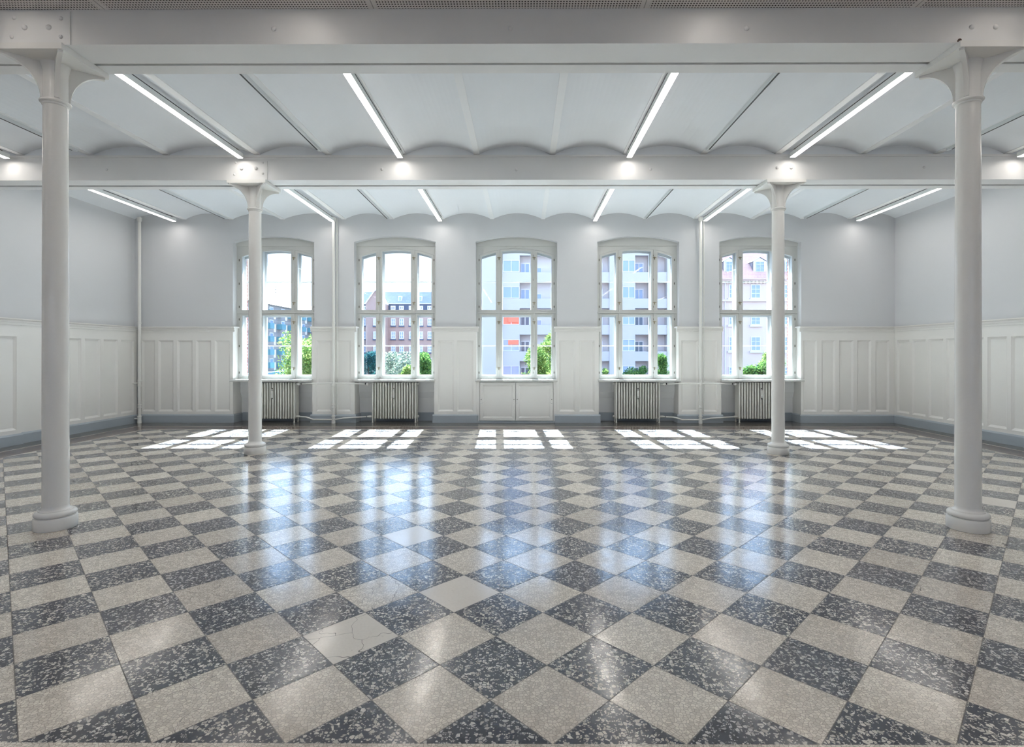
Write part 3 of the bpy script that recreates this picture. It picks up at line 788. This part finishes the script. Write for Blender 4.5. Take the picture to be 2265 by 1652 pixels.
# ------------------------------------------------------------------ radiators
def sect_mesh():
    mb = MB()
    for y in (0.018, 0.085, 0.152, 0.202):
        mb.lathe([(0.006, 0.070), (0.014, 0.078), (0.0165, 0.095), (0.0165, 0.785), (0.014, 0.803), (0.006, 0.810)], (0, y, 0), 12)
    for z in (0.105, 0.775):
        mb.lathe([(0.012, 0.0), (0.016, 0.012), (0.016, 0.208), (0.012, 0.22)], (0, 0, z), 10, 'y')
        mb.lathe([(0.024, -0.0265), (0.024, 0.0265)], (0, 0.11, z), 12, 'x')
    mb.box(-0.010, 0.010, 0.02, 0.20, 0.10, 0.78)
    return mb.mesh('section', 50)
SM = sect_mesh(); SM.materials.append(M['radiator'])
NS, PIT = 17, 0.0538
def make_radiator(cx, side, label, valve_dir):
    t = thing('radiator', label, 'radiator', (cx, 10.615, 0), 'ribbed radiators under the windows')
    for k in range(NS):
        o = bpy.data.objects.new('section', SM); C.objects.link(o); o.parent = t; o.location = ((k-(NS-1)/2)*PIT, 0, 0)
    e = (NS-1)/2*PIT
    for s in (-1, 1):
        for y in (0.018, 0.202):
            MB().lathe([(0.017, 0.0), (0.018, 0.008), (0.011, 0.03), (0.012, 0.07), (0.0155, 0.11)], (s*e, y, 0), 10).obj('leg', M['radiator'], t, 50)
    # end plugs and the two valves
    v = side
    MB().lathe([(0.02, 0), (0.024, 0.01), (0.024, 0.03), (0.012, 0.036)], (-v*(e+0.02) if v < 0 else -e-0.055, 0.11, 0.775), 12, 'x').obj('end_plug', M['radiator'], t, 40)
    MB().lathe([(0.02, 0), (0.024, 0.01), (0.024, 0.03), (0.012, 0.036)], (e+0.02 if v < 0 else -e-0.055, 0.11, 0.115), 12, 'x').obj('end_plug', M['radiator'], t, 40)
    vx = v*(e+0.10)
    tv = MB().tube([(v*(e+0.02), 0.09, 0.775), (vx, 0.05, 0.775)], 0.016, 10)
    tv.lathe([(0.018, -0.03), (0.026, -0.02), (0.030, 0.0), (0.030, 0.03), (0.024, 0.038)], (vx, 0.0, 0.778), 14, 'y')
    tv.obj('thermostat_valve', M['white'], t, 40)
    MB().lathe([(0.019, -0.012), (0.019, 0.012)], (v*(e+0.145), 0.03, 0.782), 10, 'x').obj('valve_collar', M['black'], t, 40)
    MB().tube([(v*(e+0.02), 0.09, 0.115), (v*(e+0.07), 0.06, 0.118), (v*(e+0.12), 0.03, 0.118)], [0.018, 0.022, 0.015], 10).obj('return_fitting', M['radiator'], t, 40)
    # heat meter clipped to the front
    hm = MB().box(-0.017, 0.017, -0.030, -0.001, 0.515, 0.655)
    hm.lathe([(0.017, -0.03), (0.017, -0.002)], (0, 0, 0.655), 10, 'y'); hm.lathe([(0.017, -0.03), (0.017, -0.002)], (0, 0, 0.515), 10, 'y')
    h = hm.obj('heat_meter', M['white'], t, 40)
    MB().box(-0.009, 0.009, -0.032, -0.029, 0.55, 0.63).obj('meter_window', M['radiator'], h)
    MB().box(-0.007, 0.007, -0.006, 0.012, 0.475, 0.70).obj('meter_rail', M['black'], h)
    return t
RC = [WC[0]+0.0, WC[1]-0.01, WC[3]-0.015, WC[4]-0.0]
make_radiator(RC[0], 1, 'white column radiator under the leftmost window, partly behind an iron column', 1)
make_radiator(RC[1], -1, 'white column radiator under the second window from the left', -1)
make_radiator(RC[2], 1, 'white column radiator under the second window from the right', 1)
make_radiator(RC[3], -1, 'white column radiator under the rightmost window, partly behind an iron column', -1)

# ------------------------------------------------------------------ heating pipes
def riser(x, y, label, branches, r=0.029):
    t = thing('heating_pipe', label, 'pipe', (x, y, 0), 'white heating risers on the walls')
    MB().tube([(0, 0, 0.86), (0, 0, 4.112)], r, 16).obj('upper_pipe', M['pipe'], t, 60)
    MB().tube([(0, 0, 0.13), (0, 0, 0.76)], r*0.88, 16).obj('lower_pipe', M['pipe'], t, 60)
    MB().lathe([(r*1.05, 0.73), (r*1.22, 0.735), (r*1.22, 0.765), (r, 0.77), (r, 0.83), (r*1.22, 0.835), (r*1.22, 0.86), (r*1.05, 0.865)], n=16).obj('tee_fitting', M['pipe'], t, 40)
    MB().lathe([(r*1.0, 0.30), (r*1.25, 0.305), (r*1.25, 0.325), (r, 0.33), (r, 0.355), (r*1.2, 0.36), (r*1.2, 0.375), (r*0.95, 0.38)], n=16).obj('pipe_socket', M['pipe'], t, 40)
    MB().lathe([(r*1.3, 0.0), (r*1.3, 0.05), (r*1.15, 0.055), (r*1.15, 0.12), (r*1.35, 0.125), (r*1.35, 0.145), (r*1.0, 0.15)], n=16).obj('floor_socket', M['pipe'], t, 40)
    MB().lathe([(r*1.12, 1.985), (r*1.2, 1.99), (r*1.2, 2.005), (r*1.05, 2.01)], n=16).obj('pipe_clip', M['pipe'], t, 40)
    MB().lathe([(r*1.0, 4.02), (r*1.5, 4.04), (r*1.6, 4.10)], n=16).obj('ceiling_rosette', M['pipe'], t, 40)
    for pts, rr in branches: MB().tube(pts, rr, 10).obj('branch_pipe', M['pipe'], t, 60)
    return t
yp = 10.535
def branches(px, lx, rx):
    # flow pipes to both radiators at the top, return pipes near the floor
    l, r_ = lx - px + 0.012, rx - px - 0.012
    return [([(l, 0.08, 0.782), (l+0.1, 0.06, 0.787), (l+0.3, 0.0, 0.795), (0, 0, 0.797)], 0.0155),
            ([(0, 0, 0.797), (r_-0.3, 0.0, 0.795), (r_-0.1, 0.06, 0.787), (r_, 0.08, 0.782)], 0.0155),
            ([(l-0.03, 0.09, 0.118), (l+0.10, 0.04, 0.118), (l+0.19, 0.0, 0.098), (l+0.26, -0.01, 0.074), (-0.02, -0.01, 0.072)], 0.0145),
            ([(0.02, -0.01, 0.072), (0.10, -0.01, 0.082), (0.2, -0.005, 0.10), (r_-0.2, 0.02, 0.112), (r_+0.03, 0.09, 0.118)], 0.0145)]
e_ = (NS-1)/2*PIT
p1 = xat(737.6, yp); p4 = xat(1549.5, yp)
riser(p1, yp, 'white heating riser on the pier between the two left windows, with branches to both radiators', branches(p1, RC[0]+e_+0.15, RC[1]-e_-0.15))
riser(p4, yp, 'white heating riser on the pier between the two right windows, with branches to both radiators', branches(p4, RC[2]+e_+0.15, RC[3]-e_-0.15))
xl = xat(308.5, 10.52)
riser(xl, 10.52, 'white heating riser in the far left corner of the room', [([(0, 0, 0.797), (-0.13, 0.0, 0.797)], 0.014), ([(0, 0, 0.09), (-0.11, 0.0, 0.09)], 0.014)])
for px_, nm in ((745.0, 0), (1557.0, 1)):
    q = xat(px_, 10.6)
    o = MB().tube([(q, 10.605, 0.0), (q, 10.605, 4.11)], 0.009, 8).obj('thin_conduit', M['pipe'], smooth=60)
    tag(o, 'thin white conduit running up the pier beside the %s heating riser' % ('left' if nm == 0 else 'right'), 'conduit', 'thin conduits beside the risers')

# ================================================================== outside
GZ = -5.0
M['asphalt'] = mat('street_asphalt', (0.09, 0.09, 0.095), 0.9, 0.2, noise=0.1, nscale=0.5)
g = MB().add([(-160, -160, GZ), (160, -160, GZ), (160, 260, GZ), (-160, 260, GZ)], [(0, 1, 2, 3)]).obj('ground', M['asphalt'], kind='structure')
M['b_white'] = mat('white_render', (0.47, 0.435, 0.425), 0.85, 0.2, noise=0.02, nscale=0.3)
M['b_white2'] = mat('pale_lilac_render', (0.55, 0.51, 0.51), 0.85, 0.2)
M['b_glass'] = mat('far_window_glass', (0.22, 0.29, 0.44), 0.12, 0.8)
M['b_dark'] = mat('far_dark_window', (0.07, 0.10, 0.16), 0.2, 0.6)
M['blind'] = mat('orange_red_blind', (0.85, 0.20, 0.12), 0.8)
M['b_pink'] = mat('pink_plaster', (0.61, 0.49, 0.445), 0.85, 0.2, noise=0.02, nscale=0.3)
M['b_trim'] = mat('white_far_trim', (0.64, 0.62, 0.64), 0.7)
M['r_brick'] = brick('far_red_brick', (0.31, 0.185, 0.165), (0.37, 0.235, 0.20), (0.42, 0.34, 0.30), 3.2, 0.9, 0.3, 0.04)
M['g_brick'] = brick('far_grey_brick', (0.21, 0.20, 0.205), (0.27, 0.245, 0.235), (0.34, 0.33, 0.33), 3.2, 0.9, 0.3, 0.04, rot=(math.pi/2, 0, math.pi/2))
M['slate'] = mat('blue_slate', (0.25, 0.26, 0.29), 0.6, 0.4, noise=0.35, nscale=2.2)
M['slate_dark'] = mat('dark_blue_slate', (0.085, 0.10, 0.15), 0.6, 0.3)
M['tile'] = brick('red_roof_tile', (0.50, 0.24, 0.20), (0.56, 0.29, 0.24), (0.62, 0.44, 0.40), 3.0, 0.5, 0.6, 0.06, rot=(0, 0, 0))
M['teal'] = mat('teal_balcony', (0.10, 0.23, 0.27), 0.6)
M['cream'] = mat('cream_panel', (0.66, 0.56, 0.50), 0.7)
M['blue'] = mat('blue_fascia', (0.05, 0.14, 0.30), 0.5)

def facade_window(par, x0, x1, z0, z1, Y, glass='b_glass', bars=(1, 1), ft=0.07, depth=0.1):
    """white framed window set in a facade facing -y"""
    hs = []; nx, nz = bars[0]+1, bars[1]+1; wx = (x1-x0-2*ft-(nx-1)*ft*0.8)/nx; wz = (z1-z0-2*ft-(nz-1)*ft*0.6)/nz
    for i in range(nx):
        for j in range(nz):
            a = x0+ft+i*(wx+ft*0.8); b = z0+ft+j*(wz+ft*0.6); hs.append([(a, b), (a+wx, b), (a+wx, b+wz), (a, b+wz)])
    f = MB().prism([(x0, z0), (x1, z0), (x1, z1), (x0, z1)], Y-depth, Y+0.02, hs).obj('window', M['b_trim'], par)
    MB().box(x0+0.02, x1-0.02, Y-depth*0.5, Y, z0+0.02, z1-0.02).obj('pane', M[glass], f)
    return f

# --- white modernist block
Yw = 56.0
wbk = thing('apartment_block', 'white modernist apartment block with solid balconies, seen through the middle window', 'building', (0, 0, 0))
X = lambda p, Y=Yw: xat(p, Y)
Zp = lambda p, Y=Yw: zat(p, Y)
MB().box(X(1098), X(1530), Yw+1.0, Yw+12, GZ, 17).obj('rear_wall', M['b_white2'], wbk)
MB().box(X(1038), X(1109), Yw-0.3, Yw+12, GZ, 17).obj('stair_wall', M['b_white'], wbk)
MB().box(X(1348), X(1362), Yw-0.1, Yw+1.7, GZ, 17).obj('pier', M['b_white'], wbk)
MB().box(X(1436), X(1446), Yw-0.1, Yw+1.7, GZ, 17).obj('pier', M['b_white'], wbk)
MB().box(X(1475.5), X(1530), Yw-0.1, Yw+1.7, GZ, 17).obj('pier', M['b_white'], wbk)
FH = 2.80; z_par = [Zp(602) + FH*k for k in (-5, -4, -3, -2, -1, 0, 1, 2)]
rb = random.Random(5)
for zi, zt_ in enumerate(z_par):
    for (p0, p1, bay) in ((1111, 1348, (1112, 1149.5)), (1362, 1475, (1376.5, 1405))):
        MB().box(X(p0), X(p1), Yw, Yw+0.12, zt_-1.02, zt_).obj('balcony_parapet', M['b_white'], wbk)
        MB().box(X(p0), X(p1), Yw+0.12, Yw+1.0, zt_-1.02, zt_-0.88).obj('balcony_floor', M['b_white2'], wbk)
        MB().box(X(bay[0]), X(bay[1]), Yw-0.02, Yw+1.0, zt_+1.30, zt_+1.80).obj('bay_band', M['b_white'], wbk)
        col = 'b_glass'
        if p0 == 1111 and zi == 3: col = 'blind'
        if zi in (2,) and p0 == 1362: col = 'b_glass'
        facade_window(wbk, X(bay[0]), X(bay[1]), zt_+0.02, zt_+1.30, Yw+0.1, col, (1, 0), 0.08)
        facade_window(wbk, X(bay[1]+1), X(bay[1]+23), zt_-0.9, zt_+1.15, Yw+1.0, 'b_glass' if zi > 3 else 'b_dark', (1, 0), 0.12)
        if p0 == 1111:
            facade_window(wbk, X(1188), X(1198.5), zt_+0.0, zt_+0.62, Yw+1.0, 'b_glass', (0, 0), 0.06)
            facade_window(wbk, X(1318), X(1336), zt_-0.9, zt_+1.15, Yw+1.0, 'b_glass', (1, 0), 0.12)
MB().box(X(1124), X(1147), Yw-0.04, Yw+0.0, Zp(719.7)+0.35, Zp(719.7)+1.22).obj('awning_blind', M['blind'], wbk)
MB().box(X(1124), X(1147), Yw-0.04, Yw+0.0, Zp(777.8)+0.75, Zp(777.8)+1.22).obj('awning_blind', M['blind'], wbk)

# --- pink plastered house with tiled roof
Yp = 60.0
pk = thing('plastered_house', 'pink plastered house with red tiled roof and white dormers, seen through the rightmost window', 'building', (0, 0, 0))
X = lambda p, Y=Yp: xat(p, Y)
Zp = lambda p, Y=Yp: zat(p, Y)
ze = Zp(621)
MB().box(X(1563), X(1850), Yp, Yp+10, GZ, ze).obj('wall', M['b_pink'], pk)
MB().box(X(1563), X(1850), Yp-0.25, Yp, Zp(667), Zp(662.5)).obj('string_course', M['b_pink'], pk)
MB().box(X(1563), X(1850), Yp-0.45, Yp, ze-0.05, ze+0.22).obj('cornice', M['b_pink'], pk)
for k in range(30):
    xk = X(1596) + k*0.42
    if xk < X(1710): MB().box(xk, xk+0.2, Yp-0.35, Yp, ze-0.32, ze-0.05).obj('dentil', M['b_pink'], pk)
roof = MB().add([(X(1560), Yp-0.6, ze+0.2), (X(1850), Yp-0.6, ze+0.2), (X(1850), Yp+6.0, ze+6.6), (X(1560), Yp+6.0, ze+6.6),
                 (X(1560), Yp-0.6, ze+0.1), (X(1850), Yp-0.6, ze+0.1), (X(1850), Yp+6.2, ze+6.5), (X(1560), Yp+6.2, ze+6.5)],
                [(0, 1, 2, 3), (7, 6, 5, 4), (0, 4, 5, 1), (1, 5, 6, 2), (2, 6, 7, 3), (3, 7, 4, 0)]).obj('roof', M['tile'], pk)
for (pa, pb) in ((1603, 1628), (1669, 1697), (1735, 1762)):
    z0d, z1d, zr = Zp(603), Zp(577), Zp(569)
    xa_, xb_ = X(pa), X(pb)
    dm = MB().prism([(xa_, z0d), (xb_, z0d), (xb_, z1d), ((xa_+xb_)/2, zr), (xa_, z1d)], Yp+0.3, Yp+0.5).obj('dormer', M['b_trim'], pk)
    MB().add([(xa_, Yp+0.4, z0d), (xa_, Yp+0.4, z1d), (xa_, Yp+3.0, z1d), (xb_, Yp+0.4, z0d), (xb_, Yp+0.4, z1d), (xb_, Yp+3.0, z1d)], [(0, 1, 2), (3, 5, 4)]).obj('dormer_cheek', M['slate'], dm)
    MB().add([(xa_-0.1, Yp+0.2, z1d), ((xa_+xb_)/2, Yp+0.2, zr+0.05), ((xa_+xb_)/2, Yp+3.5, zr+0.05), (xa_-0.1, Yp+3.0, z1d), (xb_+0.1, Yp+0.2, z1d), (xb_+0.1, Yp+3.0, z1d)], [(0, 1, 2, 3), (1, 4, 5, 2)]).obj('dormer_roof', M['slate'], dm)
    facade_window(pk, xa_+0.22, xb_-0.22, z0d+0.12, z1d-0.02, Yp+0.3, 'b_glass', (1, 2), 0.05)
for (pa, pb) in ((1612, 1622.5), (1660.5, 1682), (1725, 1746)):
    for (ya, yb, nb) in ((660, 629.5, 2), (718.5, 701, 1), (776, 744.5, 2), (834, 811, 2)):
        facade_window(pk, X(pa), X(pb), Zp(ya), Zp(yb), Yp, 'b_glass', (1, nb), 0.09, 0.06)
        MB().box(X(pa)-0.15, X(pb)+0.15, Yp-0.2, Yp, Zp(ya)-0.22, Zp(ya)).obj('window_ledge', M['b_trim'], pk)
MB().tube([(X(1603), Yp-0.12, GZ), (X(1603), Yp-0.12, ze)], 0.06, 6).obj('downpipe', M['b_trim'], pk)

# --- far red brick house
Yr = 115.0
rk = thing('brick_house', 'red brick house with slate roof and gable, seen through the second window from the left', 'building', (0, 0, 0))
X = lambda p, Y=Yr: xat(p, Y)
Zp = lambda p, Y=Yr: zat(p, Y)
MB().box(X(740), X(1020), Yr, Yr+14, GZ, Zp(686)).obj('wall', M['r_brick'], rk)
MB().box(X(740), X(1020), Yr+0.1, Yr+14, Zp(686), Zp(672)).obj('mansard_band', M['slate_dark'], rk)
MB().box(X(740), X(1020), Yr-0.3, Yr+1, Zp(672.6), Zp(671)).obj('gutter', M['b_trim'], rk)
MB().add([(X(740), Yr-0.2, Zp(671)), (X(1020), Yr-0.2, Zp(671)), (X(1020), Yr+2.3, Zp(645)+0.25), (X(740), Yr+2.3, Zp(645)+0.25), (X(740), Yr+12, Zp(671)), (X(1020), Yr+12, Zp(671))],
         [(0, 1, 2, 3), (3, 2, 5, 4)]).obj('roof', M['slate'], rk)
gb = MB().prism([(X(818), GZ), (X(859), GZ), (X(859), Zp(673)), (X(839), Zp(644)), (X(818), Zp(673))], Yr-3, Yr+6).obj('gable_wing', M['r_brick'], rk)
MB().prism([(X(816.5), Zp(674.5)), (X(839), Zp(642)), (X(860.5), Zp(674.5)), (X(859), Zp(675.5)), (X(839), Zp(646)), (X(818), Zp(675.5))], Yr-3.3, Yr+6).obj('verge_board', M['b_trim'], gb)
for (pa, pb) in ((788, 797), (804, 812.5), (826, 833), (842, 849), (865, 875), (883.5, 893.5), (905, 913), (928, 936), (946, 956), (975, 985)):
    yy = Yr - 3 if 818 < pa < 858 else Yr
    for (ya, yb) in ((720, 704), (749.5, 733), (779, 763), (808, 792)):
        facade_window(rk, X(pa, yy), X(pb, yy), zat(ya, yy), zat(yb, yy), yy, 'b_glass', (1, 1), 0.16, 0.2)
        MB().box(X(pa, yy)-0.1, X(pb, yy)+0.1, yy-0.25, yy, zat(ya, yy)-0.3, zat(ya, yy)).obj('window_ledge', M['slate_dark'], rk)
    if yy == Yr: facade_window(rk, X(pa), X(pb), Zp(685.5), Zp(676.5), Yr+0.1, 'b_glass', (1, 0), 0.2, 0.5)
for pc in (884, 929):
    dw = MB().box(X(pc-4), X(pc+4), Yr+0.35, Yr+3, Zp(665), Zp(654)).obj('roof_dormer', M['b_trim'], rk)
    MB().box(X(pc-2.7), X(pc+2.7), Yr+0.3, Yr+0.4, Zp(664), Zp(656)).obj('pane', M['b_glass'], dw)

# --- oblique block with balconies down the street
XO = -44.0
ob = thing('balcony_block', 'grey brick block with teal balconies receding down the street, seen through the leftmost window', 'building', (0, 0, 0))
zt_ = 1.4 + (780.8-672)/F_PX*90.0
MB().box(XO-14, XO, 66, 135, GZ, zt_).obj('wall', M['g_brick'], ob)
MB().add([(XO+0.5, 66, zt_), (XO+0.5, 135, zt_), (XO-1.6, 135, zt_+1.7), (XO-1.6, 66, zt_+1.7), (XO-14, 66, zt_), (XO-14, 135, zt_)], [(0, 1, 2, 3), (3, 2, 5, 4)]).obj('roof', M['slate'], ob)
cols = [68 + 4.45*k for k in range(15)]
for ci, yc in enumerate(cols):
    for k in range(6):
        zb_ = GZ + 1.6 + k*2.25
        if zb_ + 1.9 > zt_: continue
        MB().box(XO, XO+1.0, yc-0.75, yc+0.75, zb_, zb_+0.95).obj('balcony', M['teal'], ob)
        MB().box(XO, XO+0.06, yc+1.0, yc+2.3, zb_+0.2, zb_+1.6).obj('window', M['b_trim'], ob)
        MB().box(XO+0.05, XO+0.09, yc+1.15, yc+2.15, zb_+0.3, zb_+1.5).obj('pane', M['b_glass'], ob)
        MB().box(XO, XO+0.08, yc+2.5, yc+3.2, zb_-0.5, zb_+0.9).obj('panel', M['cream'], ob)
MB().box(XO, XO+3.2, 72, 112, GZ+2.5, GZ+3.3).obj('shop_canopy', M['teal'], ob)
MB().box(XO+0.05, XO+3.0, 72, 112, GZ+2.0, GZ+2.5).obj('shop_fascia', M['blue'], ob)
an = MB()
ax, ay = xat(610, 92), 92.0
an.tube([(ax, ay, zt_), (ax, ay, zat(634, 92))], 0.05, 5)
for zz, hw in ((634.5, 0.5), (641, 0.45), (647, 0.3)): an.tube([(ax-hw, ay, zat(zz, 92)+0.1), (ax+hw, ay, zat(zz, 92))], 0.035, 4)
an.obj('antenna', M['iron'], ob)

# ------------------------------------------------------------------ trees
def leafmat(name, c, cs):
    m = bpy.data.materials.new(name); m.use_nodes = True; t = m.node_tree; t.nodes.clear()
    geo = t.nodes.new('ShaderNodeObjectInfo'); at = t.nodes.new('ShaderNodeAttribute'); at.attribute_name = 'leaf_tone'
    sep = t.nodes.new('ShaderNodeSeparateColor'); t.links.new(at.outputs['Color'], sep.inputs[0])
    col = nmix(t, sep.outputs[0], c, cs)
    d = t.nodes.new('ShaderNodeBsdfDiffuse'); tl = t.nodes.new('ShaderNodeBsdfTranslucent'); mx = t.nodes.new('ShaderNodeMixShader'); mx.inputs[0].default_value = 0.4
    o = t.nodes.new('ShaderNodeOutputMaterial'); t.links.new(col, d.inputs[0]); t.links.new(col, tl.inputs[0])
    t.links.new(d.outputs[0], mx.inputs[1]); t.links.new(tl.outputs[0], mx.inputs[2]); t.links.new(mx.outputs[0], o.inputs[0]); return m
M['leaf_green'] = leafmat('green_leaves', (0.03, 0.10, 0.035), (0.17, 0.29, 0.07))
M['leaf_lime'] = leafmat('lime_leaves', (0.06, 0.16, 0.04), (0.32, 0.40, 0.12))
M['leaf_blue'] = leafmat('blue_green_leaves', (0.02, 0.07, 0.09), (0.05, 0.15, 0.13))
M['leaf_pale'] = leafmat('pale_leaves', (0.08, 0.13, 0.10), (0.36, 0.40, 0.30))
M['bark'] = mat('bark', (0.12, 0.09, 0.07), 0.9)
def tree(name, px, ytop, Y, rx, rz, lm, label, seed, n=5200, leaf=0.13, shape='round', blobs=26):
    r = random.Random(seed)
    cx_ = xat(px, Y); ztop = zat(ytop, Y)
    zc = ztop - rz
    vs, fs, cl = [], [], []
    centers = []
    for k in range(blobs):
        a = r.uniform(0, 2*math.pi); h = r.uniform(-0.85, 0.8)
        w_ = math.sqrt(max(0, 1-h*h)) if shape == 'round' else (1 - (h+1)/2)*0.95 + 0.05
        q = math.sqrt(r.random())*w_*0.8
        centers.append((q*math.cos(a)*rx, q*math.sin(a)*rx, h*rz, r.uniform(0.28, 0.42)*min(rx, rz)))
    for k in range(int(n*2.0)):
        c = centers[r.randrange(blobs)]
        d = Vector((r.gauss(0, 1), r.gauss(0, 1), r.gauss(0, 1))).normalized() * c[3] * (0.45 + 0.75*r.random())
        p = Vector(c[:3]) + d; p.z = min(p.z, rz)
        u = Vector((r.gauss(0, 1), r.gauss(0, 1), r.gauss(0, 1))).normalized(); v = u.orthogonal().normalized(); s = leaf*r.uniform(0.3, 0.85)
        b = len(vs); vs += [p-u*s, p+v*s*0.5, p+u*s, p-v*s*0.5]; fs.append((b, b+1, b+2, b+3)); cl.append(r.random())
    t = thing(name, label, 'tree', (cx_, Y, GZ))
    me = bpy.data.meshes.new('crown'); me.from_pydata([(p.x, p.y, p.z + zc - GZ) for p in vs], [], fs); me.update()
    ca = me.color_attributes.new('leaf_tone', 'FLOAT_COLOR', 'CORNER')
    for i, c in enumerate(cl):
        pass
    for lp_ in me.loops:
        c = cl[lp_.vertex_index//4]; ca.data[lp_.index].color = (c, c, c, 1)
    me.materials.append(M[lm]); o = bpy.data.objects.new('crown', me); C.objects.link(o); o.parent = t
    tb = MB().tube([(0, 0, 0), (0.05, 0, (zc-GZ)*0.5), (0, 0.05, zc-GZ+rz*0.4)], [0.16, 0.12, 0.05], 8)
    for k in range(5):
        a = k*1.3; tb.tube([(0, 0, (zc-GZ)*(0.6+0.07*k)), (math.cos(a)*rx*0.5, math.sin(a)*rx*0.5, zc-GZ+rz*0.2)], [0.06, 0.02], 5)
    tb.obj('trunk', M['bark'], t, 60)
    return t
tree('street_tree', 678, 731, 30, 1.9, 2.6, 'leaf_lime', 'lime green street tree in front of the block with teal balconies', 1, 6500)
tree('street_tree', 700, 752, 34, 1.8, 2.6, 'leaf_lime', 'lime green street tree at the right edge of the leftmost window', 2, 5200)
tree('street_tree', 815, 778, 62, 2.0, 3.0, 'leaf_blue', 'dark blue green tree seen in the left pane of the second window', 3, 5200, 0.2)
tree('street_tree', 880, 779, 46, 2.3, 2.6, 'leaf_pale', 'pale silvery tree in the middle pane of the second window', 4, 7000, 0.15)
tree('street_tree', 906, 806, 30, 0.9, 1.5, 'leaf_lime', 'small lime green tree low in front of the pale silvery tree', 5, 2600)
tree('street_tree', 946, 765, 36, 1.0, 2.6, 'leaf_green', 'green tree in the right pane of the second window', 6, 6000)
tree('street_tree', 1204, 764, 34, 1.75, 2.3, 'leaf_lime', 'broad light green tree in front of the white balconies, in the middle window', 7, 8000)
tree('street_tree', 1238, 712, 27, 0.95, 1.9, 'leaf_lime', 'tall thin light green tree at the right edge of the middle window', 8, 2400)
tree('street_tree', 1340, 812, 40, 0.6, 1.4, 'leaf_lime', 'small yellow green tree low in the left pane of the second window from the right', 9, 2200)
tree('street_tree', 1408, 808, 42, 1.2, 1.6, 'leaf_green', 'low green bushy tree in the middle pane of the second window from the right', 10, 4500)
tree('street_tree', 1464, 774, 38, 0.85, 2.2, 'leaf_green', 'pointed green tree before the right end of the white block', 12, 4500, 0.12, 'cone')
tree('street_tree', 1678, 776, 30, 1.05, 2.0, 'leaf_green', 'dark green tree in front of the pink plastered house', 13, 6500)
tree('street_tree', 1706, 758, 38, 1.0, 2.2, 'leaf_lime', 'light green tree behind the iron column, before the pink plastered house', 14, 4200)
